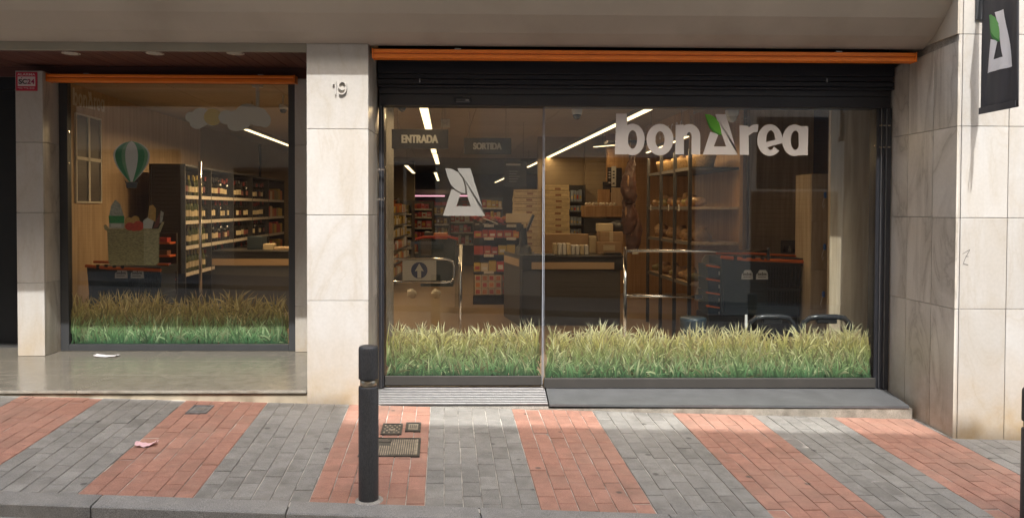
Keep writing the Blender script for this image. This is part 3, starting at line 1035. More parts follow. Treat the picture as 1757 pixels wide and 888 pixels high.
def grass(name, label, x0, x1, y, z0, h, seed, warm, top_tint=(1, 1, 1)):
    rn = random.Random(seed)
    V, F, C = [], [], []

    def blade(x, zb, ln, wd, lean, curl, cb, cm, ct, depth):
        n = 5
        px, pz, ang = x, zb, lean
        seg = ln / n
        cl, cr = [], []
        for i in range(n + 1):
            t = i / n
            wv = wd * (1 - t) ** .75 * (.55 + .9 * min(1, t * 3)) * .7
            nx, nz = math.cos(ang), -math.sin(ang)
            cl.append((px - nx * wv, pz - nz * wv)); cr.append((px + nx * wv, pz + nz * wv))
            px += math.sin(ang) * seg; pz += math.cos(ang) * seg
            ang += curl / n
        xs_ = [q[0] for q in cl + cr]; zs_ = [q[1] for q in cl + cr]
        if min(zs_) < z0: 
            cl = [(q[0], max(q[1], z0)) for q in cl]; cr = [(q[0], max(q[1], z0)) for q in cr]
        if min(xs_) < x0 or max(xs_) > x1: return
        o = len(V)
        for i in range(n + 1):
            V.append((cl[i][0], y - depth, cl[i][1])); V.append((cr[i][0], y - depth, cr[i][1]))
            t = i / n
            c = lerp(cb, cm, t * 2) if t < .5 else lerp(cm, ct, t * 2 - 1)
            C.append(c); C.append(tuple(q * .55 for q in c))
        for i in range(n):
            F.append((o + 2 * i, o + 2 * i + 1, o + 2 * i + 3, o + 2 * i + 2))
    W = x1 - x0

    def hump(x):
        return .88 + .045 * math.sin(x * 6.1 + seed) + .045 * math.sin(x * 14.3 + 2 * seed) + .03 * math.sin(x * 31)
    # dark backing
    nb = int(W * 150)
    for i in range(nb):
        x = x0 + W * rn.random()
        hh = h * hump(x) * rn.uniform(.5, .8)
        blade(x, z0, hh, rn.uniform(.014, .026), rn.uniform(-.25, .25), rn.uniform(-.4, .4), (.03, .05, .02), (.07, .075, .025), (.16, .14, .06), .0)
    for li in range(14):
        t = li / 13
        cnt = int(W * 84)
        for i in range(cnt):
            x = x0 + W * rn.random()
            top = h * hump(x)
            hz = z0 + top * (1 - t) * rn.uniform(.45, .72)
            if t > .8: hz = z0
            ln = top * rn.uniform(.30, .56) * (1 - .2 * t)
            hz = max(z0, min(hz, z0 + top * 1.06 - ln))
            lean = rn.gauss(0, .40)
            curl = rn.gauss(0, .6) + (lean * 1.5)
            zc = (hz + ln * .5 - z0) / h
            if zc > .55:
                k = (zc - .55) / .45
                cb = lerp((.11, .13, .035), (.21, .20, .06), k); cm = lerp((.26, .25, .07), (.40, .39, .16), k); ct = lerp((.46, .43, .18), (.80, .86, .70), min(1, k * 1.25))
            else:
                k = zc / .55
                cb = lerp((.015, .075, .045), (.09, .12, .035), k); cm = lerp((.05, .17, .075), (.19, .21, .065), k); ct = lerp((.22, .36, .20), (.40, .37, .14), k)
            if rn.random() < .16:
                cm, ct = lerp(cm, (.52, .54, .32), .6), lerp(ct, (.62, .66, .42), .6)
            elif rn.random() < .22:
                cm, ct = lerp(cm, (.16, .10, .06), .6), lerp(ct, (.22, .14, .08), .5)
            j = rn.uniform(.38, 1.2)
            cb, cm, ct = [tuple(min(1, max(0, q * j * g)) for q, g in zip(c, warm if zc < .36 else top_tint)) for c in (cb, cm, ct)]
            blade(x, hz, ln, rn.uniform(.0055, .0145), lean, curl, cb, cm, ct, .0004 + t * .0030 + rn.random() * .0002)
    me = bpy.data.meshes.new(name)
    me.from_pydata(V, [], F)
    ca_ = me.color_attributes.new("Col", 'FLOAT_COLOR', 'POINT')
    flat = []
    for c in C: flat += [c[0], c[1], c[2], 1.0]
    ca_.data.foreach_set("color", flat)
    me.materials.append(grass_m)
    o = bpy.data.objects.new(name, me)
    COL.objects.link(o)
    return tag(o, label, "window sticker", "printed grass strips along the foot of the glass")


grass("grass_sticker", "strip of printed tall grass along the foot of the sliding door leaf", .565, 1.950, YS - .0012, .114, .515, 3, (.95, .98, .93), (.97, .97, .90))
grass("grass_sticker", "long strip of printed tall grass under the big shop name", 1.975, 4.90, YF - .0012, .105, .515, 5, (.95, .98, .93), (.97, .97, .90))
grass("grass_sticker", "strip of printed grass along the foot of the set-back window", -2.885, -.621, 1.7538, .18, .60, 9, (.85, 1.02, .95), (.95, .76, .62))  # brown upper band and greener foot put shade and sunlight into the print's colour

# ------------------------------------------------------------------ lettering on the glass
o_ = at(1055, 264.5, YF - .001)
e_ = at(1386, 265, YF - .001)
t_ = at(1055, 195, YF - .001)
F = Flat((o_.x, YF - .0005, o_.z), X_, Z_, FRONT)
sc_h = t_.z - o_.z
F2 = F
brand_word(F, 0, 0, sc_h)
kx = (e_.x - o_.x) / ((1915 + 70) * sc_h / 405.0)
for i, v in enumerate(F.mb.v):
    F.mb.v[i] = (o_.x + (v[0] - o_.x) * kx, v[1], v[2])
tag(F.build("shop_name_lettering", [M['vinyl'], M['leaf'], M['leaf_dark']]), "big pale shop name with a green leaf on the wide glass pane", "lettering")
o_ = at(760, 370, YS - .001)
h_ = at(760, 288.5, YS - .001).z - o_.z
F = Flat((o_.x, YS - .0005, o_.z), X_, Z_, FRONT)
logo_a(F, 0, 0, h_, 0, 0, 0, 1)
kx = (at(832, 370, YS).x - o_.x) / (358 * h_ / 405.0)
for i, v in enumerate(F.mb.v):
    F.mb.v[i] = (o_.x + (v[0] - o_.x) * kx, v[1], v[2])
tag(F.build("monogram_sticker", [M['frost'], M['sign_brown']]), "frosted letter A with leaf shoulder stuck on the sliding door leaf", "window sticker")


# ------------------------------------------------------------------ stickers and cut-outs inside the set-back window
def poster(name, label, cat, px0, py0, px1, py1, Y):
    a, b = at(px0, max(py0, py1), Y), at(px1, min(py0, py1), Y)
    F = Flat((a.x, Y, a.z), X_ * (b.x - a.x), Z_ * (b.z - a.z), FRONT)
    F.step = .0012
    return F


Fb = poster("", "", "", 195, 325, 257, 242, 1.83)
W_ = lambda t: .5 * math.sin(min(1, t / .62) * math.pi / 2) if t < .62 else .5 * math.cos((t - .62) / .38 * math.pi / 2) ** .62
prof_t = [.16 + .84 * i / 20 for i in range(21)]


def half(t):      # t 0 bottom of envelope .. 1 top
    s = (t - .16) / .84
    return .5 * (math.sin(math.pi * min(1, s / .66) / 2) * .86 + .14 if s < .66 else math.cos(math.pi * (s - .66) / .34 / 2) ** .55)


def gore(f0, f1):
    L = [(.5 + half(t) * f0, t) for t in prof_t]
    Rr = [(.5 + half(t) * f1, t) for t in reversed(prof_t)]
    return [L + Rr]


Fb.add(gore(-1, 1), 0)
Fb.add([[(.5 + half(t) * f0 * 1.0, t) for t in prof_t] + [(.5 + half(t) * f1, t) for t in reversed(prof_t)] for f0, f1 in ((-.9, -.35), (.35, .9))], 1)
Fb.add([[(.5 + half(t) * f0, t) for t in prof_t] + [(.5 + half(t) * f1, t) for t in reversed(prof_t)] for f0, f1 in ((-.55, -.35), (.72, .9))], 2)
Fb.add([[(.36, .03), (.64, .03), (.66, .15), (.34, .15)], [(.30, .2), (.37, .08), (.36, .16)], [(.70, .2), (.63, .08), (.64, .16)]], 3)
tag(Fb.build("balloon_cutout", [M['white'], mat("balloon_green", (.03, .26, .10), .5), mat("balloon_pale_green", (.18, .40, .22), .5), M['navy_plastic']]),
    "green and white hot air balloon picture hanging in the set-back window", "cut-out")
Fc = poster("", "", "", 318, 222, 376, 184, 1.84)
Fc.add(disc(.17, .55, .17, .24) + disc(.47, .55, .30, .42) + disc(.78, .5, .2, .34) + disc(.35, .3, .22, .28), 0)
tag(Fc.build("cloud_cutout", [M['offwhite']]), "smaller white paper cloud beside the yellow sun in the set-back window", "cut-out")
Fc = poster("", "", "", 350, 216, 380, 186, 1.828)
Fc.add(disc(.5, .5, .5, .48), 0)
tag(Fc.build("sun_cutout", [mat("yellow_card", (.62, .42, .04), .6)]), "round yellow paper sun between two white clouds", "cut-out")
Fc = poster("", "", "", 376, 225, 465, 178, 1.822)
Fc.add(disc(.14, .5, .15, .26) + disc(.38, .40, .24, .38) + disc(.55, .62, .24, .38) + disc(.75, .52, .20, .34) + disc(.88, .4, .12, .26) + disc(.32, .2, .16, .2), 0)
tag(Fc.build("cloud_cutout", [M['offwhite']]), "larger white paper cloud right of the yellow sun in the set-back window", "cut-out")
# the printed shopping basket
Fg = poster("", "", "", 178, 455, 282, 342, 1.82)
Fg.add([[(.02, .54), (.0, .60), (.04, .62), (.10, .555), (.90, .555), (.96, .66), (1.0, .66), (.93, .5), (.90, .5), (.10, .5)]], 1)
Fg.add([[(.08, .05), (.12, .0), (.86, .0), (.91, .05), (.92, .55), (.06, .55)]], 0)
Fg.add([[(.66, .01), (.86, .01), (.90, .06), (.905, .54), (.66, .54)]], 1)
Fg.add([[(.10, .56), (.34, .56), (.35, .72), (.28, .93), (.20, .995), (.13, .9), (.09, .72)]], 2)
Fg.add([[(.10, .64), (.345, .64), (.345, .75), (.09, .75)]], 3)
Fg.add([[(.13, .58), (.30, .58), (.30, .63), (.13, .63)]], 5)
Fg.add(disc(.42, .66, .07, .07) + disc(.53, .69, .07, .06), 6)
Fg.add(disc(.44, .59, .08, .06) + disc(.58, .60, .09, .075) + disc(.51, .58, .08, .06), 4)
Fg.add([[(.66, .56), (.80, .56), (.84, .70), (.78, .76), (.66, .68)]], 5)
Fg.add([[(.74, .72), (.86, .66), (.87, .86), (.82, .92), (.76, .90)]], 6)
Fg.add([[(.82, .56), (.90, .58), (.99, .78), (.95, .82), (.90, .74)]], 7)
Fg.add([[(.93, .64), (.97, .66), (1.0, .80), (.95, .83)]], 2)
tag(Fg.build("basket_cutout", [M['straw'], M['straw_pale'], mat("bag_print", (.40, .40, .33), .6, var=.25, scale=50), mat("bag_green", (.03, .25, .07), .6, var=.3, scale=60), mat("tomato_print", (.50, .05, .02), .6, var=.2, scale=60),
                               M['offwhite'], mat("bread_print", (.50, .28, .07), .6, var=.2, scale=60), mat("sausage_print", (.16, .05, .04), .6)]),
    "large picture of a straw shopping basket full of groceries hung in the set-back window", "cut-out")

# ================================================================== OUTDOOR THINGS
# bollards
def bollard(x, y, top, label):
    g = gz(x, y)
    t = thing("bollard", label, "bollard", (x, y, g), "black street bollards by the kerb")
    MB().lathe([(.052, -.02), (.0575, .0), (.0575, top - .245), (.056, top - .236), (.053, top - .234)], x, y, n=32, z0=g).build("post", M['bollard'], t, True)
    MB().lathe([(.048, top - .245), (.048, top - .19)], x, y, n=32, z0=g).build("steel_band", M['steel_ring'], t, True)
    MB().lathe([(.050, top - .192), (.0565, top - .19), (.0572, top - .185), (.0572, top - .02), (.055, top - .008), (.048, top - .001), (.02, top + .002)], x, y, n=32, z0=g).build("cap", M['bollard'], t, True)
    MB().lathe([(.088, -.008), (.084, .0), (.07, .003), (.058, .005)], x, y, n=24, z0=g + .002).build("mortar_collar", M['mortar'], t, True)
    for o in t.children:
        m = o.data
    return t


bollard(.813, -1.847, .90, "black metal bollard with a steel band standing in front of the numbered pier")
p = at(1752, 665, -1.95)
bollard(p.x + .074, -1.95, p.z - gz(p.x, -1.95), "black bollard cut by the frame edge in front of the corner wall")


def cover(name, label, quad, nrib, style):
    (x0, y0), (x1, y1) = quad
    cx, cy = (x0 + x1) / 2, (y0 + y1) / 2
    t = thing(name, label, "manhole cover", (cx, cy, gz(cx, cy)))
    rot = Matrix.Rotation(math.atan(BT), 4, 'Z')
    ex = Vector((ca, sa, GX)).normalized(); ey = Vector((-sa, ca, GY)).normalized(); ez = ex.cross(ey)
    hx, hy = (x1 - x0) / 2, (y1 - y0) / 2
    c = Vector((cx, cy, gz(cx, cy)))
    m_base = M['iron_zinc'] if style == 'zinc' else M['iron']
    MB().obox(c + ez * .0005, hx, hy, .0045, ex, ey, ez).build("frame", m_base, t)
    f = MB()
    for s in (-1, 1):
        f.obox(c + ex * (s * (hx - .008)) + ez * .007, .006, hy - .002, .003, ex, ey, ez)
        f.obox(c + ey * (s * (hy - .008)) + ez * .0072, hx - .003, .006, .003, ex, ey, ez)
    f.build("rim", m_base if style == 'zinc' else M['iron'], t)
    if style == 'ribs':
        for i in range(nrib):
            u = -hx + .03 + (2 * hx - .07) * i / (nrib - 1)
            sh = .55 if i < nrib * .5 else .88
            MB().obox(c + ex * u + ey * (-(hy * (.94 - sh)) if i < nrib * .5 else 0) + ez * .0065, .004, hy * sh - .012, .0025, ex, ey, ez).build("rib", M['iron_pale'], t)
        MB().obox(c + ex * (hx - .026) + ez * .0068, .007, hy - .03, .003, ex, ey, ez).build("edge_bar", M['iron_pale'], t)
        MB().obox(c + ex * (-hx * .42) + ey * (hy * .68) + ez * .0066, hx * .44, hy * .14, .0025, ex, ey, ez).build("name_plate", M['iron'], t)
        FF = Flat(c + ex * (-hx * .82) + ey * (hy * .62) + ez * .0094, ex, ey, ez)
        FF.add(rect(0, 0, hx * .75, .006) + rect(.01, .03, hx * .68, .036), 0)
        FF.build("raised_mark", M['iron_pale'], t)
    elif style == 'studs':
        d = MB()
        for i in range(7):
            for j in range(5):
                if (i + j) % 2 == 0:
                    d.obox(c + ex * (-hx * .7 + hx * 1.4 * i / 6) + ey * (-hy * .62 + hy * 1.24 * j / 4) + ez * .0065, hx * .085, hy * .10, .0022, ex, ey, ez)
        d.build("raised_pattern", M['iron_pale'], t)
        MB().obox(c - ey * (hy * .2) + ez * .0065, hx * .3, hy * .09, .003, ex, ey, ez).build("raised_mark", M['iron_pale'], t)
    else:
        MB().obox(c + ez * .006, hx * .62, hy * .6, .002, ex, ey, ez).build("raised_panel", M['iron_pale'] if style != 'zinc' else M['iron_zinc'], t)
        d = MB()
        for i in range(4):
            d.obox(c + ex * (hx * (-.36 + .24 * i)) + ez * .0095, hx * .05, hy * .34, .0016, ex, ey, ez)
        d.build("raised_bars", M['iron'] if style != 'zinc' else M['alu'], t)
    return t


cover("manhole_cover", "large ribbed cast iron cover in the red paving behind the bollard", ((.612, -1.16), (1.025, -.795)), 24, 'ribs')
cover("manhole_cover", "small studded iron cover with rounded rim between the bollard and the smallest cover", ((.70, -.72), (.852, -.475)), 0, 'studs')
cover("manhole_cover", "smallest iron cover, in the red paving before the entrance mat", ((.87, -.64), (.985, -.435)), 0, 'bars')
cover("manhole_cover", "grey zinc cover in the red paving before the entry platform", ((-.86, -.345), (-.70, -.14)), 0, 'zinc')

# litter
def crumple(name, label, x, y, z, sx, sy, h, m, seed, rot):
    rn = random.Random(seed)
    mb = MB()
    nx, ny = 9, 5
    vs = []
    for j in range(ny):
        for i in range(nx):
            u, v = i / (nx - 1) - .5, j / (ny - 1) - .5
            hh = h * (abs(u * 2) ** 2.0 * rn.uniform(.6, 1.2) + rn.uniform(0, .35))
            xx, yy = u * sx * (1 + .1 * v), v * sy * (1 - .4 * abs(u)) + rn.uniform(-.004, .004)
            vs.append((x + xx * math.cos(rot) - yy * math.sin(rot), y + xx * math.sin(rot) + yy * math.cos(rot), z + .002 + hh))
    fs = [(j * nx + i, j * nx + i + 1, (j + 1) * nx + i + 1, (j + 1) * nx + i) for j in range(ny - 1) for i in range(nx - 1)]
    n = len(vs)
    vs2 = vs + [(a, b, c - .0012) for a, b, c in vs]
    fs2 = fs + [tuple(n + k for k in reversed(f)) for f in fs]
    mb.add(vs2, fs2)
    return tag(mb.build(name, m), label, "litter")


crumple("paper_tissue", "crumpled pale pink tissue lying on the red paving", -.83, -1.055, gz(-.83, -1.05), .135, .085, .024, M['tissue'], 4, .1)
crumple("paper_scrap", "folded whitish scrap of paper lying on the granite entry platform", -2.36, 1.44, .11, .24, .10, .012, M['paper'], 8, -.1)

# house number: raised metal digits
hn = thing("house_number", "raised stone coloured house number 19 on the middle marble pier", "house number", (.27, 0, 2.515))


def strokes3(name, pts_list, r, y0):
    mb = MB()
    for pts, closed in pts_list:
        n = len(pts)
        for i in range(n if closed else n - 1):
            a, b = Vector(pts[i]), Vector(pts[(i + 1) % n])
            d = (b - a).normalized(); q = Vector((-d.y, d.x)) * r
            a2, b2 = a - d * r * .35, b + d * r * .35
            mb.prism([tuple(a2 - q), tuple(b2 - q), tuple(b2 + q), tuple(a2 + q)], y0 + i * .0001, -.003, axis='Y')
    return mb


sm_ = M['marble']
one = strokes3("1", [([(.238, 2.524), (.238, 2.630)], False), ([(.2165, 2.607), (.2335, 2.612)], False)], .0045, -.022)
one.build("digit", sm_, hn)
c9 = [(.293 + .030 * math.cos(R(a)), 2.595 + .033 * math.sin(R(a))) for a in range(0, 360, 18)]
tail = [(.323, 2.595), (.324, 2.570), (.317, 2.545), (.301, 2.530), (.282, 2.528), (.268, 2.535)]
strokes3("9", [(c9, True), (tail, False)], .005, -.022).build("digit", sm_, hn)

# alarm sign on the slim pier
a_, b_ = at(27.5, 156, 1.447), at(64, 124, 1.447)
al = thing("alarm_sign", "small red and white alarm company plate high on the slim pier", "sign", (a_.x, 1.45, a_.z))
ww, hh = b_.x - a_.x, b_.z - a_.z
MB().box(a_.x, 1.4445, a_.z, b_.x, 1.4495, b_.z, bev=.0015).build("plate", M['red_print'], al)
F = Flat((a_.x, 1.4442, a_.z), X_, Z_, FRONT)
F.add(rect(ww * .09, hh * .25, ww * .91, hh * .76), 0)
F.add(off(text_polys("S", ww * .17, hh * .27, .03), ww * .13, hh * .36) + off(text_polys("C", ww * .22, hh * .27, .03), ww * .31, hh * .36) + rect(ww * .27, hh * .66, ww * .31, hh * .72), 1)
F.add(off(text_polys("24", ww * .34, hh * .27, .03), ww * .54, hh * .36), 2)
F.add(off(text_polys("ALARMA", ww * .84, hh * .12, .02), ww * .08, hh * .81), 0)
F.add(off(text_polys("902 996 024", ww * .74, hh * .08, .01), ww * .13, hh * .10), 0)
F.build("print", [M['pink_print'], M['ink'], M['magenta_print']], al)

# pen scrawl on the corner wall
F = Flat(at(1650, 455, -.4735), X_, Z_, FRONT)
sgs = [((.006, .088), (.062, .122)), ((.062, .122), (.020, .040)), ((.028, .070), (.052, .068)), ((.020, .040), (.012, .010)), ((.012, .012), (.050, .004))]
for (x0, z0), (x1, z1) in sgs:
    d = Vector((x1 - x0, z1 - z0)).normalized(); q = Vector((-d.y, d.x)) * .0022
    F.add([[(x0 - q.x, z0 - q.y), (x1 - q.x, z1 - q.y), (x1 + q.x, z1 + q.y), (x0 + q.x, z0 + q.y)]])
tag(F.build("pen_scrawl", M['pen_ink']), "thin grey pen scrawl on the front of the corner wall", "graffiti")

# banner: hangs from a steel bracket, square to the wall
XB = 5.228
bk = thing("banner_bracket", "dark steel wall bracket holding the black banner on the corner wall", "bracket", (XB, -.474, 3.1))
MB().box(XB - .035, -.490, 3.05, XB + .055, -.4735, 3.42, bev=.003).build("wall_plate", M['frame'], bk)
MB().box(XB - .008, -1.01, 3.245, XB + .018, -.491, 3.272, bev=.003).build("arm", M['frame'], bk)
MB().lathe([(.006, 0), (.008, .003), (.008, .006)], 0, 0, n=8).build("screw_head", M['alu'], bk).matrix_world = Matrix.Translation((XB - .02, -.491, 3.085)) @ Matrix.Rotation(R(90), 4, 'X')
cl = MB()
ny, nz = 15, 14
YB0, YB1, ZB0, ZB1 = -.505, -.925, 2.335, 3.243
vs = []
for j in range(nz + 1):
    for i in range(ny + 1):
        u, v = i / ny, j / nz
        wob = .010 * math.sin(u * 9.5 + 1.5 * v) * (.4 + .6 * (1 - v)) + .005 * math.sin(u * 21 - v * 3)
        vs.append((XB + wob, YB0 + (YB1 - YB0) * u, ZB0 + (ZB1 - ZB0) * v - .0 * u))
n0 = len(vs)
vs += [(x + .003, y, z) for x, y, z in vs]
fs = []
for j in range(nz):
    for i in range(ny):
        a = j * (ny + 1) + i
        fs += [(a, a + 1, a + ny + 2, a + ny + 1), (n0 + a, n0 + a + ny + 1, n0 + a + ny + 2, n0 + a + 1)]
for i in range(ny):
    fs += [(i, n0 + i, n0 + i + 1, i + 1)]
for j in range(nz):
    a = j * (ny + 1); fs += [(a, a + ny + 1, n0 + a + ny + 1, n0 + a)]
    a += ny; fs += [(a, n0 + a, n0 + a + ny + 1, a + ny + 1)]
cl.add(vs, fs)
bn = cl.build("hanging_banner", M['banner'], None, True)
tag(bn, "black cloth banner with a white letter A and green leaf on the corner wall", "banner")
MB().box(XB - .016, YB1 + .002, ZB0 - .005, XB - .0125, YB0 - .002, ZB0 + .045, bev=.001).build("hem", M['banner'], bn)
# its print follows the cloth
F = Flat((0, 0, 0), X_, Z_, FRONT)
logo_a(F, 0, 0, 1.0, 0, 1, 2)
me = bpy.data.meshes.new("print")
me.from_pydata(F.mb.v, [], F.mb.f)
for m_ in (M['banner_white'], M['banner_leaf'], M['banner_leaf2']): me.materials.append(m_)
for p_, i_ in zip(me.polygons, F.mb.m): p_.material_index = i_
bm = bmesh.new(); bm.from_mesh(me)
bmesh.ops.triangulate(bm, faces=bm.faces[:])
for _ in range(3):
    bmesh.ops.subdivide_edges(bm, edges=[e for e in bm.edges if e.calc_length() > .06], cuts=1, use_grid_fill=True)
bmesh.ops.triangulate(bm, faces=bm.faces[:])
for v in bm.verts:
    u = .16 + v.co.x / (358 / 405.0) * .68
    vv = .325 + v.co.z * .475
    lay = -v.co.y
    wob = .010 * math.sin(u * 9.5 + 1.5 * vv) * (.4 + .6 * (1 - vv)) + .005 * math.sin(u * 21 - vv * 3)
    v.co = (XB + wob - .003 - lay * 1.5, YB0 + (YB1 - YB0) * u, ZB0 + (ZB1 - ZB0) * vv)
bm.to_mesh(me); bm.free()
po = bpy.data.objects.new("print", me); COL.objects.link(po); adopt(po, bn)

# three recessed lights in the wooden ceiling
for i, px in enumerate((128, 271, 408)):
    p = atz(px, 94, 3.026)
    t = thing("recessed_light", "unlit round downlight in the wooden ceiling, " + ("nearest the side door" if i == 0 else "the middle one of three" if i == 1 else "nearest the numbered pier"), "ceiling light", (p.x, p.y - .06, 3.02), "round downlights in the wooden ceiling")
    MB().lathe([(.06, 0), (.074, -.002), (.078, -.006), (.078, -.003), (.08, .0)], p.x, p.y - .06, n=24, z0=3.028).build("trim_ring", M['price'], t, True)
    MB().lathe([(.02, -.002), (.059, -.001), (.059, .01)], p.x, p.y - .06, n=24, z0=3.027).build("lens", M['offwhite'], t, True)

# ================================================================== THE SHOP INSIDE
sub("upper_floors", M['soffit'], bld, (-8, .401, 3.25, 9, 27, 10.49))
TD = -.0717           # the shop runs back slightly to the left
FZ, CZ = .025, 3.0


def along(x0, y0, y):
    return x0 + TD * (y - y0)


# shell: floor, ceiling of single tiles, walls
fl = MB(); fl.add([(-5, .62, FZ), (5.6, .62, FZ), (5.6, 26, FZ), (-6, 26, FZ), (-5, .62, -.2), (5.6, .62, -.2)], [(0, 1, 2, 3), (0, 4, 5, 1)])
tag(fl.build("floor", M['floor_in']), kind="structure")
ce = MB(); ce.box(.48, .63, CZ + .012, 5.7, 1.84, CZ + .2).box(-6, 1.8405, CZ + .012, 5.7, 26, CZ + .2)
ceil_ = tag(ce.build("ceiling", M['ceil_gap']), kind="structure")
tm = MB().box(-.598, -.298, 0, .598, .298, .010, bev=.003).mesh("ceiling_tile", M['ceil'])
rot = math.atan(-TD)
n_t = 0
for i in range(-6, 6):
    for j in range(0, 24):
        x, y = i * 1.2 + .9 + TD * j * .6, .95 + j * .6 + i * 1.2 * -TD
        if -4.5 < x < 5.3 and y > .93 and (x > 1.1 or y > 2.2):
            o = bpy.data.objects.new("ceiling_tile", tm); COL.objects.link(o)
            o.location = (x, y, CZ); o.rotation_euler = (0, 0, rot); o.parent = ceil_
wl = MB()
wl.add([(-3.22, 1.81, 0), (along(-3.22, 1.81, 9), 9, 0), (along(-3.22, 1.81, 9), 9, CZ), (-3.22, 1.81, CZ)], [(0, 1, 2, 3)])
wl.add([(-3.4, 1.81, 0), (along(-3.4, 1.81, 9), 9, 0), (along(-3.4, 1.81, 9), 9, CZ), (-3.4, 1.81, CZ)], [(3, 2, 1, 0)])
tag(wl.build("left_wood_wall", M['oak']), kind="structure")
wl = MB()
wl.box(-6, 9, 0, along(-3.22, 1.81, 9) - .002, 26, CZ).box(-6, 2.35, 0, -3.6, 9, CZ)
tag(wl.build("left_wall", M['wall_beige']), kind="structure")
wl = MB().box(-6, 25.2, 0, 5.7, 25.4, CZ)
tag(wl.build("back_wall", M['wall_dark']), kind="structure")
wl = MB().box(5.36, .63, 0, 5.6, 26, CZ)
tag(wl.build("right_wall", M['wall_dark']), kind="structure")
# pale bulkhead across the shop and a column
a_, b_ = at(1003, 270, 8.6), at(1042, 270, 8.6)
tag(MB().box(a_.x - .9, 8.7, FZ, a_.x, 9.0, CZ).box(a_.x + .002, 8.55, FZ, b_.x + .2, 9.0, CZ).build("inner_partition", M['wall_beige']), kind="structure")
a_ = at(1042, 300, 8.0)
tag(MB().box(a_.x, 8.0, FZ, a_.x + 2.4, 8.2, CZ).build("wood_partition", M['oak_warm']), kind="structure")
# beige wall section seen through the left window above the wine
tag(MB().box(-3.4, 17.2, FZ, -1.0, 17.4, CZ).build("stock_room_wall", M['wall_beige']), kind="structure")


# ------------------------------------------------------------------ lamps
LAMP = .30


def strip(pts_px, zc, wd, label, watts, m='led', grp="glowing strip lights under the shop ceiling"):
    a, b = atz(*pts_px[0], zc), atz(*pts_px[1], zc)
    a.z = b.z = zc
    d = (b - a).normalized(); s = Vector((d.y, -d.x, 0)).normalized()
    t = thing("strip_light", label, "ceiling light", (a + b) / 2, grp)
    c = (a + b) / 2; L = (b - a).length / 2
    MB().obox(c + Vector((0, 0, .025)), L + .02, wd * .62, .022, d, s, Z_).build("housing", M['shelf_grey'], t)
    MB().obox(c, L, wd * .5, .006, d, s, Z_).build("diffuser", M[m], t)
    if CZ - zc > .1:
        hg = MB()
        for q in (a + d * .3, b - d * .3):
            hg.tube([q + Vector((0, 0, .045)), (q.x, q.y, CZ)], .004, n=5)
        hg.build("hanging_wire", M['shelf_grey'], t)
    if watts:
        ld = bpy.data.lights.new("strip_glow", 'AREA')
        ld.shape = 'RECTANGLE'; ld.size = L * 2; ld.size_y = wd
        ld.energy = watts * LAMP; ld.color = (1.0, .66, .34)
        lo = bpy.data.objects.new("strip_glow", ld); COL.objects.link(lo)
        lo.location = c - Vector((0, 0, .012)) - Vector(t.location)
        lo.rotation_euler = (0, 0, math.atan2(d.y, d.x))
        lo.parent = t
    return t


strip(((1118, 185), (905, 287)), 2.6, .07, "long bright strip light running back on the right, seen behind the big shop name", 55)
strip(((895, 292), (850, 313)), 2.6, .07, "far end piece of the long strip light on the right, past the hanging chalkboard", 20)
strip(((724, 172), (745, 262)), 2.6, .085, "nearest strip light hanging over the entrance sign", 34)
strip(((746, 264), (751, 281)), 2.6, .085, "strip light just below the entrance sign in the photo", 14)
strip(((747, 296), (752, 310)), 2.6, .08, "small far strip light below the entrance sign, in line with the nearer ones", 8)
strip(((697, 284), (710, 297)), 2.6, .08, "short slanting strip light left of the entrance sign's row", 8)
strip(((422, 222), (507, 254)), 2.6, .06, "strip light seen through the set-back window under the larger cloud", 110)
for i, (x, y) in enumerate(((1020, 252), (1000, 261), (982, 268), (965, 275))):
    strip(((x, y), (x + 34 - 6 * i, y - 3)), 2.75, .06, "small bright shelf lamp " + ("nearest the big shop name" if i == 0 else "second from the big shop name" if i == 1 else "third from the big shop name" if i == 2 else "farthest from the big shop name"), 3, 'led', "row of small lamps on the deli ceiling")
for i, (x, y) in enumerate(((1010, 251), (988, 261), (970, 269))):
    p = atz(x, y, 2.85)
    t = thing("spot_light", "small black spot light between the deli lamps, " + ("nearest the big shop name" if i == 0 else "the middle one" if i == 1 else "the farthest"), "spot light", p, "black spot lights over the deli")
    MB().lathe([(.05, -.14), (.06, -.13), (.055, 0), (.02, .02), (.02, .15)], p.x, p.y, n=10, z0=p.z).build("can", M['black_plastic'], t)

for i, (x0, x1, y, Y) in enumerate(((662, 685, 337, 19.0), (702, 763, 337, 19.0), (787, 805, 337, 19.0))):
    a, b = at(x0, y, Y), at(x1, y, Y)
    t = thing("fridge_light", ("left", "widest, middle", "right")[i] + " pink glowing tube over the meat chiller at the back of the shop", "light", (a.x, Y, a.z), "pink tubes over the meat chiller")
    MB().box(a.x, Y, a.z, b.x, Y + .05, a.z + .045).build("tube", M['led_pink'], t)
a, b = at(655, 430, 19.3), at(812, 333, 19.3)
t = thing("meat_chiller", "long chiller with pinkish packs under pink tubes at the back of the shop", "fridge", (a.x, 19.3, FZ))
MB().box(a.x, 19.3, FZ, b.x, 20.3, .5).box(a.x, 20.2, .5, b.x, 20.3, b.z).box(a.x, 19.2, b.z, b.x, 20.3, b.z + .15).build("cabinet", M['shelf_grey'], t)
rn = random.Random(5)
mb = MB()
for k in range(4):
    z = .55 + k * .36
    mb.box(a.x, 19.5, z - .03, b.x, 20.15, z, 0)
    x = a.x + .02
    while x < b.x - .2:
        wd = rn.uniform(.14, .26)
        mb.box(x, 19.52, z + .003, x + wd - .01, 19.8, z + rn.uniform(.14, .24), rn.choice((1, 1, 2, 3)))
        x += wd
tag(mb.build("packed_meat", [M['shelf_grey'], PK['pink'], PK['red'], PK['white']], t), kind="stuff")

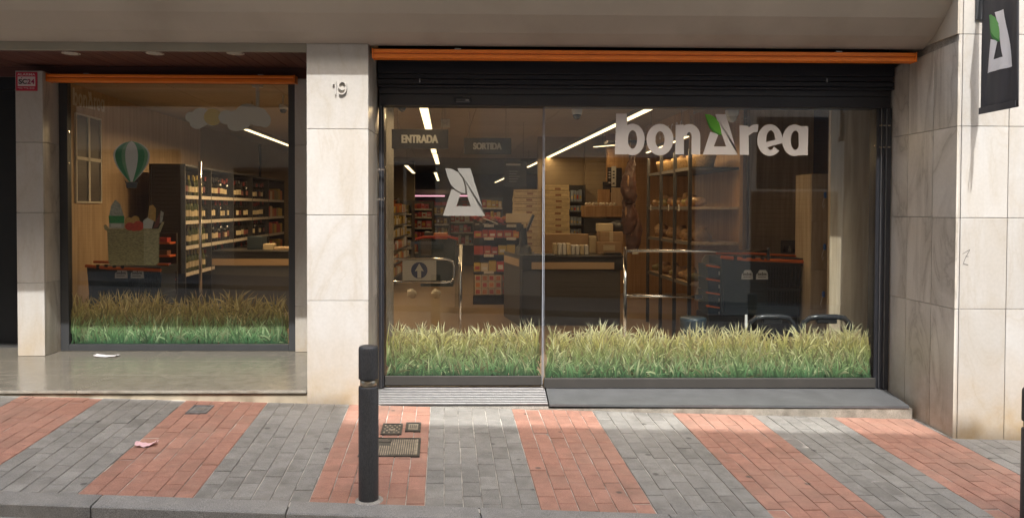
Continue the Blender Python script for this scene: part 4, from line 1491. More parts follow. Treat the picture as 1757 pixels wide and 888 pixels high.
# ------------------------------------------------------------------ hanging signs
def hang_sign(px0, py0, px1, py1, Y, text, tw, th_, label, board, letter, wires=True):
    a, b = at(px0, py1, Y), at(px1, py0, Y)
    t = thing("hanging_sign", label, "sign", ((a.x + b.x) / 2, Y, a.z))
    MB().box(a.x, Y, a.z, b.x, Y + .018, b.z, bev=.002).build("board", M[board], t)
    wm = MB()
    for xx in (a.x + .06, b.x - .06):
        wm.tube([(xx, Y + .009, b.z), (xx, Y + .009, CZ)], .0025, n=5)
    wm.build("wire", M['shelf_grey'], t)
    if text:
        W, H = b.x - a.x, b.z - a.z
        F = Flat((a.x, Y - .0005, a.z), X_, Z_, FRONT)
        tp = text_polys(text, W * tw, H * th_, .03)
        for q in (-.006, .0, .006):
            F.add(off(tp, W * (1 - tw) / 2 + W * q, H * (1 - th_) / 2))
        F.build("lettering", M[letter], t)
    return t, a, b


hang_sign(672, 222, 769, 255, 1.15, "ENTRADA", .64, .42, "brown hanging sign with the word ENTRADA over the entrance gate", 'sign_brown', 'letter')
hang_sign(796, 237, 877, 264.5, 2.6, "SORTIDA", .60, .42, "black hanging sign with the word SORTIDA", 'sign_dark', 'letter_grey')
t, a, b = hang_sign(865, 278, 904, 321, 6.2, None, 0, 0, "black chalkboard hanging before the strip light, with a faint heading and lines", 'sign_dark', 'letter_grey')
F = Flat((a.x, 6.2 - .001, a.z), X_, Z_, FRONT); W, H = b.x - a.x, b.z - a.z
F.add(rect(W * .08, H * .86, W * .72, H * .93)); F.add(sum([rect(W * .22, H * (.22 + .1 * k), W * (.55 + .07 * (k % 3)), H * (.235 + .1 * k)) for k in range(5)], []))
F.build("chalk_lines", M['letter_grey'], t)
a, b = at(756, 219, 3.2), at(772, 204, 3.2)
t = thing("notice_plate", "small pale square plate with a letter M up behind the entrance sign", "sign", (a.x, 3.2, a.z))
MB().box(a.x, 3.2, a.z, b.x, 3.212, b.z, bev=.003).tube([((a.x + b.x) / 2, 3.206, b.z), ((a.x + b.x) / 2, 3.206, CZ)], .004, n=5).build("plate", M['offwhite'], t)
F = Flat((a.x, 3.1995, a.z), X_, Z_, FRONT)
F.add(off(text_polys("M", (b.x - a.x) * .5, (b.z - a.z) * .45, .01), (b.x - a.x) * .25, (b.z - a.z) * .26))
F.build("lettering", M['letter_grey'], t)
for px, py, Y, lab in ((990, 197, 1.5, "white camera hanging from the ceiling left of the big shop name"), (1256, 200, .95, "white dome camera behind the leaf of the big shop name"), (486, 188, 3.3, "white camera under the ceiling seen through the set-back window"), (690, 184, 1.5, "small white detector above the entrance sign")):
    p = at(px, py, Y)
    t = thing("ceiling_camera", lab, "camera", p)
    k = .05 if px != 1256 else .058
    MB().lathe([(k, .06), (k * 1.1, .055), (k * 1.05, .02), (k * .9, .0)], p.x, p.y, n=16, z0=p.z).tube([(p.x, p.y, p.z + .05), (p.x, p.y, CZ)], .012, n=6).build("housing", M['white'], t, True)
    MB().lathe([(k * .25, -k * .95), (k * .62, -k * .7), (k * .82, -k * .25), (k * .85, .0)], p.x, p.y, n=16, z0=p.z).build("dome", M['grey_black_plastic'] if px != 1256 else M['offwhite'], t, True)
p = atz(442, 150, 2.95)
tag(MB().tube([(p.x, p.y, CZ), (p.x, p.y, CZ - .34)], .022, n=10).lathe([(.06, -.05), (.06, 0)], p.x, p.y, n=12, z0=CZ).build("ceiling_pipe", M['white']), "short white pipe coming down from the ceiling above the larger cloud", "pipe")

# ------------------------------------------------------------------ entrance gate and rails
YG = 2.3
P = lambda px, py, Y=YG: at(px, py, Y)


def polyline(*pts, Y=YG):
    return [at(x, y, Y) for x, y in pts]


g = thing("entrance_gate", "chrome swing gate with a white panel showing an arrow in a blue disc", "gate", (P(655, 500).x, YG, FZ))
MB().tube([P(652, 417), Vector((P(652, 417).x, YG, FZ))], .022, n=10).build("post", M['chrome'], g, True)
MB().tube([P(661, 432), Vector((P(661, 432).x, YG, FZ))], .013, n=8).build("hinge_rod", M['chrome'], g, True)
arc = [(655, 444), (765, 444), (773, 446), (777.5, 450), (779, 456), (779, 472), (777.5, 478), (773, 482), (765, 484), (655, 483)]
MB().tube(polyline(*arc), .013, n=8).build("gate_arm", M['chrome'], g, True)
a, b = P(690.5, 481), P(748.5, 446)
MB().box(a.x, YG - .004, a.z, b.x, YG + .006, b.z, bev=.002).build("panel", M['offwhite'], g)
F = Flat((a.x, YG - .0048, a.z), X_, Z_, FRONT); W, H = b.x - a.x, b.z - a.z
F.add(disc(W * .5, H * .5, H * .40, n=32), 0)
F.add([[(W * .5 - H * .09, H * .13), (W * .5 + H * .09, H * .13), (W * .5 + H * .09, H * .48), (W * .5 + H * .22, H * .46), (W * .5, H * .84), (W * .5 - H * .22, H * .46), (W * .5 - H * .09, H * .48)]], 1)
F.build("arrow_sign", [M['blue_ink'], M['offwhite']], g)
for px, lab in ((790, "chrome guard post right of the swing gate's rounded end"), ):
    t = thing("guard_post", lab, "post", (P(px, 500).x, YG, FZ))
    MB().tube([P(px, 419), Vector((P(px, 419).x, YG, FZ))], .02, n=10).build("tube", M['chrome'], t, True)
    q = P(px, 419)
    MB().box(q.x - .06, YG - .006, q.z - .7, q.x - .02, YG + .006, q.z - .02).build("glass_leaf", M['glass'], t)
Yr = 1.55
t = thing("guard_rail", "chrome guard rail with two bars in front of the bread shelf", "railing", (at(1073, 500, Yr).x, Yr, FZ))
q = at(1073, 424, Yr)
MB().tube([q, (q.x, Yr, FZ)], .02, n=10).build("post", M['chrome'], t, True)
q2 = at(1318, 431, 1.62)
MB().tube([at(1073, 430, Yr), q2], .014, n=8).build("top_bar", M['chrome'], t, True)
MB().box(q2.x - .012, 1.60, q2.z - .09, q2.x + .012, 1.64, q2.z + .04, bev=.003).build("end_bracket", M['grey_black_plastic'], t)
q3 = at(1195, 509, 1.59)
MB().tube([at(1073, 507, Yr), q3], .014, n=8).build("low_bar", M['chrome'], t, True)
MB().box(q3.x - .02, 1.57, q3.z - .025, q3.x + .06, 1.62, q3.z + .025, bev=.005).build("end_bracket", M['black_plastic'], t)
t = thing("guard_post", "slim chrome post before the near end of the wine shelving", "post", (at(343, 400, 3.0).x, 3.0, FZ))
MB().tube([at(343, 277, 3.0), (at(343, 277, 3.0).x, 3.0, FZ)], .019, n=10).build("tube", M['chrome'], t, True)

# ------------------------------------------------------------------ checkouts
def checkout(px0, px1, ytop, ybot, Y, s0, s1, sy0, sy1, label, dep=.8):
    a, b = at(px0, ytop, Y), at(px1, ytop, Y)
    t = thing("checkout_counter", label, "counter", ((a.x + b.x) / 2, Y, FZ))
    MB().box(a.x + .03, Y + .03, FZ, b.x - .03, Y + dep, a.z - .2, bev=.004).build("plinth", M['counter'], t)
    MB().box(a.x, Y, a.z - .195, b.x, Y + dep + .03, a.z - .03, bev=.006).build("upper_body", M['counter_top'], t)
    MB().box(a.x - .01, Y - .01, a.z - .028, b.x + .01, Y + dep + .03, a.z, bev=.004).build("top", M['counter_top'], t)
    c, d = at(s0, sy1, Y - .006), at(s1, sy0, Y - .006)
    MB().box(c.x, Y - .012, c.z, d.x, Y - .001, d.z, bev=.002).build("wood_strip", M['tan'], t)
    return t, a, b


YC = 4.0
ct, ca0, cb0 = checkout(893, 1069, 438, 552, YC, 912, 1054, 450, 461.5, "dark grey checkout counter with a tan strip, behind the split between the glass panes")
lc, la0, lb0 = checkout(346, 506, 430, 520, 5.3, 363, 499, 444, 455, "dark checkout counter with a tan strip seen through the set-back window")
ctz, ltz = ca0.z, la0.z
# slanting wing of the main checkout
a, b = at(868, 425, 4.9), at(893, 440, 4.0)
t = thing("counter_wing", "slanting side board of the main checkout with a tan edge", "counter", (a.x, 4.5, FZ))
mb = MB(); d = (Vector((b.x, 4.0, 0)) - Vector((a.x, 4.9, 0))).normalized(); s = Vector((-d.y, d.x, 0))
c = Vector(((a.x + b.x) / 2, 4.45, (FZ + ctz) / 2))
MB().obox(c, .5, .02, (ctz - FZ) / 2, d, s, Z_).build("board", M['counter'], t)
MB().obox(c + Vector((0, 0, (ctz - FZ) / 2 - .1)) - s * -.022 * (1 if s.y < 0 else -1), .47, .004, .05, d, s, Z_).build("wood_strip", M['tan'], t)
# till screen
p = at(898, 437, 4.35)
t = thing("till_screen", "black till screen on a stand at the left end of the main checkout", "till", (p.x, 4.35, ctz))
MB().lathe([(.13, 0), (.12, .02), (.10, .10), (.06, .13), (.045, .3), (.04, .36)], p.x, 4.35, n=12, z0=ctz).build("stand", M['black_plastic'], t)
MB().obox((p.x + .09, 4.35, ctz + .43), .015, .14, .12, Vector((.92, 0, -.38)), Vector((0, 1, 0)), Vector((.38, 0, .92))).build("screen", M['black_plastic'], t)
MB().obox((p.x - .05, 4.36, ctz + .36), .05, .03, .05, X_, Vector((0, 1, 0)), Z_).build("printer", M['black_plastic'], t)
MB().obox((p.x + .108, 4.33, ctz + .425), .002, .115, .095, Vector((.92, 0, -.38)), Vector((0, 1, 0)), Vector((.38, 0, .92))).build("screen_glass", M['offwhite'], t)


def crate_box(name, px0, py0, px1, py1, Y, dep, m, label, cat="box", group=None, lid=False, label_m=None):
    a, b = at(px0, py1, Y), at(px1, py0, Y)
    mb = MB().box(a.x, Y, a.z, b.x, Y + dep, b.z, 0, bev=.006)
    if lid:
        mb.box((a.x + b.x) / 2 - .03, Y - .001, a.z + .004, (a.x + b.x) / 2 + .03, Y + dep, b.z + .001, 1)
    if label_m:
        mb.box(a.x + (b.x - a.x) * .2, Y - .0015, a.z + (b.z - a.z) * .25, a.x + (b.x - a.x) * .65, Y - .0005, a.z + (b.z - a.z) * .75, 1)
    return tag(mb.build(name, [m, label_m or M['tan']]), label, cat, group)


def put_on(z, px0, px1, h, Y, dep, m, name, label, cat="box", group=None, label_m=None, lid=False):
    a, b = at(px0, 400, Y), at(px1, 400, Y)
    mb = MB().box(a.x, Y, z + .001, b.x, Y + dep, z + h, 0, bev=.006)
    if label_m:
        mb.box(a.x + (b.x - a.x) * .22, Y - .0015, z + h * .3, a.x + (b.x - a.x) * .7, Y - .0005, z + h * .75, 1)
    if lid:
        mb.box((a.x + b.x) / 2 - .025, Y - .0012, z + .004, (a.x + b.x) / 2 + .025, Y + dep, z + h + .001, 1)
    return tag(mb.build(name, [m, label_m or M['carton2']]), label, cat, group)


put_on(ctz, 1026, 1068, .17, 4.32, .35, M['carton'], "carton", "lower brown carton with a pale label at the right end of the main checkout", label_m=M['carton2'])
put_on(ctz + .172, 1029, 1069, .14, 4.34, .33, M['carton'], "carton", "upper brown carton at the right end of the main checkout, without a label", lid=True)
put_on(ctz + .314, 1026, 1052, .11, 4.36, .25, M['carton2'], "paper_bag", "crumpled pale bag lying on the upper brown carton", "bag")
tag(MB().blob((at(1060, 396, 4.45).x, 4.5, ctz + .38), .14, .12, .085, jit=.12).build("black_bag", M['black_plastic'], None, True), "black plastic bag lying on the upper brown carton", "bag")
put_on(ctz, 930, 1010, .27, 4.62, .15, M['carton'], "carton", "long low brown carton standing at the back of the main checkout", label_m=None, lid=False)
put_on(ctz, 1012, 1024, .24, 4.55, .2, M['carton2'], "carton", "narrow pale carton between the long carton and the stacked ones")
for i in range(8):
    x0 = 950 + i * 7.6
    put_on(ctz, x0, x0 + 6.6, .155 if i < 4 else .13, 4.12 + .012 * i, .2, PK['white'] if i % 3 else PK['cream'], "tissue_pack", "small pale pack standing in the row on the front of the main checkout", "pack", "row of pale packs on the main checkout")
p = at(935, 440, 4.1)
tag(MB().obox((p.x, 4.2, ctz + .02), .14, .1, .006, X_, Vector((0, 1, .1)).normalized(), Vector((0, -.1, 1)).normalized()).obox((p.x, 4.2, ctz + .008), .15, .11, .006, X_, Vector((0, 1, 0)), Z_).build("coin_tray", M['chrome']), "shiny metal coin tray on the main checkout beside the pale packs", "tray")
p = at(1050, 436, 4.12)
tag(MB().obox((p.x, 4.15, ctz + .014), .13, .1, .006, X_, Vector((0, 1, 0)), Z_).obox((p.x + .01, 4.16, ctz + .028), .11, .085, .005, X_, Vector((0, 1, 0)), Z_).build("paper_tray", M['grey_black_plastic']), "flat dark tray at the right front of the main checkout", "tray")
# goods on the left checkout
put_on(ltz, 424, 450, .20, 5.7, .25, M['navy_plastic'], "navy_crate", "dark blue crate on the left checkout", "crate")
put_on(ltz, 451, 468, .09, 5.6, .2, M['carton2'], "carton", "small pale carton on the left checkout beside the dark blue crate")
put_on(ltz, 470, 500, .045, 5.5, .3, M['tan'], "paper_stack", "flat stack of tan papers on the left checkout", "papers")

# crate stacks
for s, (x0, x1, yt, yb, n_, Y, who) in enumerate(((880, 931, 325, 443, 11, 7.4, "left"), (931.5, 977, 317, 443, 12, 7.25, "right"))):
    a, b = at(x0, yb, Y), at(x1, yt, Y)
    hh = (b.z - a.z) / n_
    ordn = ("lowest", "second from below", "third from below", "fourth from below", "fifth from below", "sixth from below", "seventh from below", "eighth from below", "ninth from below", "tenth from below", "eleventh from below", "topmost")
    for i in range(n_):
        z0 = a.z + i * hh
        dx = RND.uniform(-.012, .012)
        o = ordn[-1] if i == n_ - 1 else ordn[i]
        t = thing("wooden_crate", "pale wooden crate, %s of the %s stack behind the checkout" % (o, who), "crate", ((a.x + b.x) / 2, Y, z0), "pale crates stacked behind the checkout")
        mb = MB()
        mb.box(a.x + dx, Y, z0 + .006, b.x + dx, Y + .02, z0 + hh * .62).box(a.x + dx, Y + .36, z0 + .006, b.x + dx, Y + .38, z0 + hh * .62)
        mb.box(a.x + dx, Y + .02, z0 + .006, a.x + dx + .02, Y + .36, z0 + hh * .62).box(b.x + dx - .02, Y + .02, z0 + .006, b.x + dx, Y + .36, z0 + hh * .62)
        mb.box(a.x + dx, Y + .003, z0 + hh * .72, b.x + dx, Y + .02, z0 + hh * .98).box(a.x + dx, Y + .02, z0 + .008, b.x + dx, Y + .36, z0 + .016)
        for xx in (a.x + dx, b.x + dx - .028):
            mb.box(xx, Y - .003, z0 + .002, xx + .028, Y + .03, z0 + hh - .001)
        mb.build("slat_box", M['crate'], t)
        if i < n_ - 1 or True:
            MB().box((a.x + b.x) / 2 + dx - .02, Y - .0012, z0 + hh * .18, (a.x + b.x) / 2 + dx + .085, Y - .0004, z0 + hh * .5).build("stamp", M['crate_label'], t)
a, b = at(878, 444, 7.2), at(980, 443, 7.2)
tag(MB().box(a.x, 7.15, FZ, b.x, 7.9, a.z - .002).build("pallet_plinth", M['shelf_dark']), "dark plinth under the two crate stacks", "plinth")

# ------------------------------------------------------------------ shelves with goods
def packs_row(x0, x1, y, z, dep, hmax, kinds, rn, name, label, cat, group, wmin=.06, wmax=.12, count=None):
    x = x0
    while x < x1 - wmin:
        wd = min(rn.uniform(wmin, wmax), x1 - x)
        k = rn.choice(kinds)
        h = hmax * rn.uniform(.75, 1)
        mb = MB().box(x + .004, y, z + .001, x + wd - .004, y + dep, z + h, 0, bev=.006)
        mb.box(x + wd * .2, y - .0015, z + h * .25, x + wd * .8, y - .0005, z + h * rn.uniform(.45, .7), 1)
        tag(mb.build(name, [PK[k], PK[rn.choice(('cream', 'white', 'yellow', 'red'))]]), label, cat, group)
        x += wd


ORD = ("top", "second", "third", "fourth", "fifth", "sixth")


def shelf_front(px0, px1, ytop, ybot_z, Y, tiers, kinds, label, grp, pack_label, name="grocery_shelf", dep=.4, wmin=.07, wmax=.14, m='shelf_grey', rails=True, seed=1):
    """tiers: pixel heights of the shelf boards, top to bottom"""
    rn = random.Random(seed)
    a, b = at(px0, ytop, Y), at(px1, ytop, Y)
    t = thing(name, label, "shelf", ((a.x + b.x) / 2, Y, FZ))
    MB().box(a.x, Y + dep, FZ, b.x, Y + dep + .03, a.z).build("back_panel", M[m], t)
    for xx in (a.x - .02, b.x):
        MB().box(xx, Y, FZ, xx + .02, Y + dep + .03, a.z).build("side_panel", M[m], t)
    zs = [at((px0 + px1) / 2, y, Y).z for y in tiers]
    ztop = a.z
    for ti, z in enumerate(zs):
        MB().box(a.x, Y, z - .025, b.x, Y + dep, z).build("shelf_board", M[m], t)
        if rails:
            MB().box(a.x, Y - .012, z - .04, b.x, Y - .001, z + .002, bev=.003).build("price_rail", M['price'], t)
        packs_row(a.x + .01, b.x - .01, Y + .02, z, dep * .6, max(.06, (ztop - z) * .78), kinds, rn, "goods_pack", pack_label.replace(" on the ", " on the %s tier of the " % ORD[ti], 1), "pack", grp, wmin, wmax)
        ztop = z - .03
    return t


shelf_front(682, 706, 343, 0, 12.0, (366, 385, 404, 424, 444), ('cream', 'brown', 'olive', 'white', 'dark'), "narrow grocery shelf facing the entrance gate, left of the red one", "packs on the narrow shelf behind the gate", "small pack on the narrow grocery shelf behind the gate", dep=.5, seed=2)
shelf_front(708, 741, 345, 0, 12.6, (358, 372, 390, 410, 432), ('red', 'pink', 'red', 'white', 'orange'), "red and pink filled grocery shelf behind the entrance gate", "red packs behind the gate", "red or pink pack on the shelf behind the entrance gate", dep=.5, seed=3)
shelf_front(738, 770, 352, 0, 13.4, (366, 384, 402, 425), ('cream', 'olive', 'brown', 'yellow'), "brownish grocery shelf right of the red one, behind the monogram", "packs on the shelf behind the monogram", "brown or cream pack on the shelf behind the frosted monogram", dep=.5, seed=4)
shelf_front(826, 862, 338, 0, 12.5, (356, 374), ('cream', 'yellow', 'red', 'orange'), "low display of bright packs behind the candy rack", "bright packs behind the candy rack", "bright pack on the display behind the candy rack", dep=.4, seed=5)
shelf_front(978, 1003, 317, 0, 8.2, (346, 363, 386, 402), ('steel', 'steel', 'steel'), "narrow wall shelf of grey, white and teal packs beside the right crate stack", "packs on the narrow wall shelf beside the crates", "pack on the narrow shelf beside the right crate stack", dep=.3, wmin=.05, wmax=.06, rails=False, m='shelf_dark', seed=6)
shelf_front(772, 812, 346, 0, 14.5, (362, 380, 398, 418), ('pink', 'steel', 'white', 'red'), "pale and pink filled grocery shelf between the monogram and the candy rack", "packs between the monogram and the candy rack", "small pack on the shelf between the monogram and the candy rack", dep=.5, wmin=.08, wmax=.16, seed=11)
shelf_front(655, 681, 340, 0, 15.5, (352, 366, 381, 398, 415), ('yellow', 'orange', 'cream', 'olive'), "yellowish grocery shelf at the far left behind the gate", "yellowish packs at the far left behind the gate", "yellowish pack on the far left shelf behind the gate", dep=.5, wmin=.08, wmax=.16, seed=12)
# left side run of shelves by the gate (seen edge on)
a = at(650, 350, 8.0)
t = thing("grocery_shelf", "long grocery shelf seen edge on at the left edge of the sliding door", "shelf", (a.x - .2, 9, FZ))
MB().box(a.x - .34, 7.6, FZ, a.x - .30, 11.5, a.z).build("back_panel", M['shelf_grey'], t)
rn = random.Random(8)
for k in range(6):
    z = .25 + k * .25
    MB().box(a.x - .3, 7.6, z - .025, a.x + .1 + .02 * (5 - k), 11.5, z).build("shelf_board", M['shelf_grey'], t)
    y = 7.65
    while y < 11.3:
        h = rn.uniform(.12, .2)
        tag(MB().box(a.x - .2, y, z + .001, a.x + .08 + .02 * (5 - k), y + .15, z + h, bev=.006).build("goods_pack", PK[rn.choice(('cream', 'brown', 'yellow', 'orange', 'white'))]), "brownish pack on the %s board of the edge-on shelf beside the gate" % ("lowest", "second lowest", "third lowest", "third highest", "second highest", "highest")[k], "pack", "packs on the edge-on shelf beside the gate")
        y += rn.uniform(.17, .24)
# candy rack next to the checkout
YK = 6.3
kr = thing("candy_rack", "dark tiered rack of red and orange sweets left of the checkout", "rack", (at(853, 400, YK).x, YK, FZ))
a, b = at(812, 377, YK), at(896, 377, YK)
MB().box(a.x, YK + .34, FZ, b.x, YK + .38, a.z).box(a.x, YK - .02, FZ, b.x, YK + .38, at(850, 507, YK).z, 0).build("body", M['shelf_dark'], kr)
rn = random.Random(21)
rows = [(386, ('dark', 'dark'), .035), (408, ('red', 'orange', 'red'), .14), (437, ('orange', 'brown', 'yellow', 'red'), .17), (466, ('yellow', 'red', 'cream'), .18)]
for ri, (yy, kinds, h) in enumerate(rows):
    z = at(850, yy, YK).z
    MB().box(a.x, YK, z - .03, b.x, YK + .34, z).build("shelf_board", M['shelf_dark'], kr)
    for xx in (.22, .68):
        MB().box(a.x + (b.x - a.x) * xx, YK - .006, z - .034, a.x + (b.x - a.x) * (xx + .2), YK - .001, z + .012).build("price_tag", M['price'], kr)
    packs_row(a.x + .01, b.x - .01, YK + .015, z, .22, h, kinds, rn, "sweets_pack", ("dark tray on the top of the candy rack", "red sweets pack on the second tier of the candy rack", "orange sweets pack on the third tier of the candy rack", "yellow or red sweets pack on the fourth tier of the candy rack")[ri], "pack", "sweets on the candy rack", .10, .17)
p0, p1 = at(814, 506, YK - .02), at(896, 471, YK - .02)
for r_ in range(3):
    for c_ in range(7):
        wd, hg = (p1.x - p0.x) / 7, (p1.z - p0.z) / 3
        x, z = p0.x + c_ * wd, p0.z + r_ * hg
        yb = YK + (.0 if c_ < 4 else .06)
        mb = MB().box(x + .004, yb, z + .002, x + wd - .004, yb + .2, z + hg - .004, 0)
        mb.box(x + wd * .2, yb - .002, z + hg * .18, x + wd * .8, yb - .0005, z + hg * .78, 1)
        tag(mb.build("biscuit_box", [PK['cream'] if c_ < 4 else PK['brown'], PK['orange'] if (r_ + c_) % 2 else PK['red']]), "cream edged biscuit box in the grid at the foot of the candy rack" if c_ < 4 else "brown edged biscuit box at the foot of the candy rack by the checkout", "box", "biscuit boxes at the foot of the candy rack")
# goods heaped on the rack's top
p = at(835, 384, YK)
for i in range(12):
    q = at(816 + i * 6.2, 376 + RND.uniform(-3, 4), YK + .1)
    tag(MB().blob((q.x, YK + RND.uniform(.05, .25), q.z), .06, .05, .035, jit=.25).build("sweets_bag", PK[RND.choice(('red', 'orange', 'brown'))]), "reddish bag of sweets heaped on the candy rack", "bag", "bags heaped on the candy rack")
crate_box("display_card", 868, 366, 913, 382, 6.1, .02, M['carton2'], "pale display card standing behind the till screen", "card")
p = at(842, 379, 6.2)
tag(MB().obox((p.x, 6.2, p.z), .12, .1, .006, Vector((.93, 0, -.36)), Vector((0, 1, 0)), Vector((.36, 0, .93))).build("leaflet", M['offwhite']), "white leaflet lying askew on the candy rack", "leaflet")

# garlic crate shelf at the deli
YD = 7.7
a, b = at(1000, 372, YD), at(1072, 353, YD)
t = thing("deli_shelf", "tan wooden wall shelf with garlic and bread boards at the deli", "shelf", ((a.x + b.x) / 2, YD, a.z))
MB().box(a.x, YD, a.z, b.x, YD + .3, b.z, bev=.006).build("front_tray", M['oak_warm'], t)
q0, q1 = at(1026, 353, YD + .2), at(1072, 325, YD + .2)
MB().box(q0.x, YD + .22, b.z + .001, q0.x + (q1.x - q0.x) * .45, YD + .26, q1.z, bev=.004).build("bread_board", M['oak_warm'], t)
MB().box(q0.x + (q1.x - q0.x) * .5, YD + .18, b.z + .001, q1.x, YD + .215, q1.z + .03, bev=.004).build("bread_board", M['oak'], t)
for i in range(9):
    q = at(1006 + i * 6, 350 + RND.uniform(-3, 1), YD + .1)
    tag(MB().blob((q.x, YD + RND.uniform(.06, .16), b.z + .03), .035, .035, .032, jit=.15).build("garlic_bulb", M['garlic']), "white garlic bulb lying on the tan deli shelf", "garlic", "garlic bulbs on the deli shelf")
for k, (x0, y0, x1, y1, m, lab) in enumerate(((1034, 312, 1070, 330, 'sign_dark', "dark board low on the deli wall"), (1042, 287, 1050, 318, 'sign_dark', "narrow black board on the deli wall"), (1049, 285, 1057, 320, 'offwhite', "narrow pale menu strip between black boards on the deli wall"), (1057, 288, 1067, 320, 'sign_dark', "black board right of the pale menu strip"))):
    a, b = at(x0, y1, 7.98 - .01 * k), at(x1, y0, 7.98 - .01 * k)
    t = thing("menu_board", lab, "sign", (a.x, 7.95, a.z))
    MB().box(a.x, 7.975 - .012 * k, a.z, b.x, 7.985 - .012 * k, b.z).build("board", M[m], t)
    if m == 'offwhite' or k == 1:
        F = Flat((a.x, 7.9745 - .012 * k, a.z), X_, Z_, FRONT); W, H = b.x - a.x, b.z - a.z
        F.add(sum([rect(W * .25, H * zz, W * .7, H * (zz + .07)) for zz in (.12, .4, .55, .7)], []))
        F.build("print", M['ink'] if m == 'offwhite' else M['letter_grey'], t)
# dark fittings under the deli shelf
crate_box("deli_cabinet", 1003, 374, 1072, 400, 7.8, .15, M['shelf_dark'], "dark cabinet front under the tan deli shelf", "cabinet")

# hams hanging at the shelf end
YH = 3.75
for i, (px, y0, y1, wd) in enumerate(((1081, 258, 350, .105), (1077, 312, 402, .10), (1087, 338, 434, .105))):
    a, b = at(px, y1, YH + .1 * i), at(px, y0, YH + .1 * i)
    L = b.z - a.z
    t = thing("cured_ham", ("uppermost cured ham hanging by its hoof end beside the bread shelf", "cured ham hanging left below the uppermost one", "lowest cured ham hanging against the post of the bread shelf")[i], "ham", (a.x, YH + .1 * i, a.z), "cured hams hanging beside the bread shelf")
    mb = MB()
    pr = [(wd * .15, 0), (wd * .55, L * .04), (wd * .92, L * .16), (wd, L * .30), (wd * .86, L * .46), (wd * .62, L * .62), (wd * .42, L * .76), (wd * .30, L * .88), (wd * .34, L * .95), (wd * .12, L)]
    fine = []
    for (r0, h0), (r1, h1) in zip(pr, pr[1:]):
        for q in range(3):
            fine.append((r0 + (r1 - r0) * q / 3, h0 + (h1 - h0) * q / 3))
    mb.lathe(fine + [pr[-1]], a.x, YH + .1 * i, n=18, z0=a.z, sy=.6)
    rr = random.Random(i)
    mb.v = [(x + rr.uniform(-.016, .016) + .02 * math.sin(z * 9 + i), y + rr.uniform(-.012, .012), z + rr.uniform(-.01, .01)) for x, y, z in mb.v]
    mb.build("meat", M['ham'], t, True)
    MB().blob((a.x - wd * .35, YH + .1 * i - wd * .52, a.z + L * .42), wd * .13, .012, L * .10, jit=.3).build("fat_patch", M['fat'], t, True)
    MB().tube([(a.x, YH + .1 * i, b.z - .01), (a.x, YH + .1 * i, b.z + .16)], .004, n=5).build("string", M['carton2'], t)
    if i == 2:
        MB().box(a.x - .03, YH + .12, a.z - .01, a.x + .05, YH + .125, a.z + .05).build("tag", M['offwhite'], t)
p = at(1082, 258, YH)
tag(MB().box(p.x - .3, YH - .02, p.z + .10, p.x + .3, YH + .35, p.z + .13).build("ham_rail", M['shelf_dark']), "dark rail the cured hams hang from", "rail")

# ------------------------------------------------------------------ bread shelf along the right wall
ys0, ys1 = 2.55, 4.4
xn = at(1185, 300, ys0).x; xf = at(1112, 300, ys1).x


def bx(y, off_=0.0):
    return xf + (xn - xf) * (ys1 - y) / (ys1 - ys0) + off_


bs = thing("bread_shelf", "tall dark framed bread shelf of four boards along the right wall", "shelf", ((xn + xf) / 2, 3.4, FZ))
for y in (4.38, 3.75, 3.15, 2.57):
    MB().box(bx(y) - .02, y - .02, FZ, bx(y) + .02, y + .02, 2.3, bev=.003).build("upright", M['shelf_dark'], bs)
dp = .56


def board(z, th_, name, m, o0=0., o1=dp):
    mb = MB()
    vs = [(bx(ys0) + o0, ys0, z), (bx(ys1) + o0, ys1, z), (bx(ys1) + o1, ys1, z), (bx(ys0) + o1, ys0, z)]
    mb.add(vs + [(x, y, zz - th_) for x, y, zz in vs], [(0, 1, 2, 3), (4, 7, 6, 5), (0, 4, 5, 1), (1, 5, 6, 2), (2, 6, 7, 3), (3, 7, 4, 0)])
    return mb.build(name, m, bs)


shz = [2.09, 1.63, 1.22, .74]
for z in shz:
    board(z, .03, "shelf_board", M['oak'] if z != 2.09 else M['shelf_dark'])
    mb = MB()
    mb.add([(bx(ys0) - .006, ys0, z - .036), (bx(ys1) - .006, ys1, z - .036), (bx(ys1) - .006, ys1, z + .004), (bx(ys0) - .006, ys0, z + .004)], [(0, 1, 2, 3)])
    mb.add([(bx(ys0) - .001, ys0, z - .036), (bx(ys1) - .001, ys1, z - .036), (bx(ys1) - .001, ys1, z + .004), (bx(ys0) - .001, ys0, z + .004)], [(3, 2, 1, 0)])
    mb.build("price_rail", M['shelf_grey'], bs)
board(2.9, 2.87, "back_panel", M['oak_warm'], dp + .01, dp + .05)
hd = MB()
hd.add([(bx(2.5) - .03, 2.5, 2.42), (bx(ys1) - .03, ys1, 2.42), (bx(ys1) - .03, ys1, 2.75), (bx(2.5) - .03, 2.5, 2.75), (bx(2.5) + .01, 2.5, 2.42), (bx(ys1) + .01, ys1, 2.42), (bx(ys1) + .01, ys1, 2.75), (bx(2.5) + .01, 2.5, 2.75)],
       [(0, 1, 2, 3), (7, 6, 5, 4), (0, 4, 5, 1), (3, 2, 6, 7), (1, 5, 6, 2), (0, 3, 7, 4)])
hd.build("header_board", M['oak_warm'], bs)
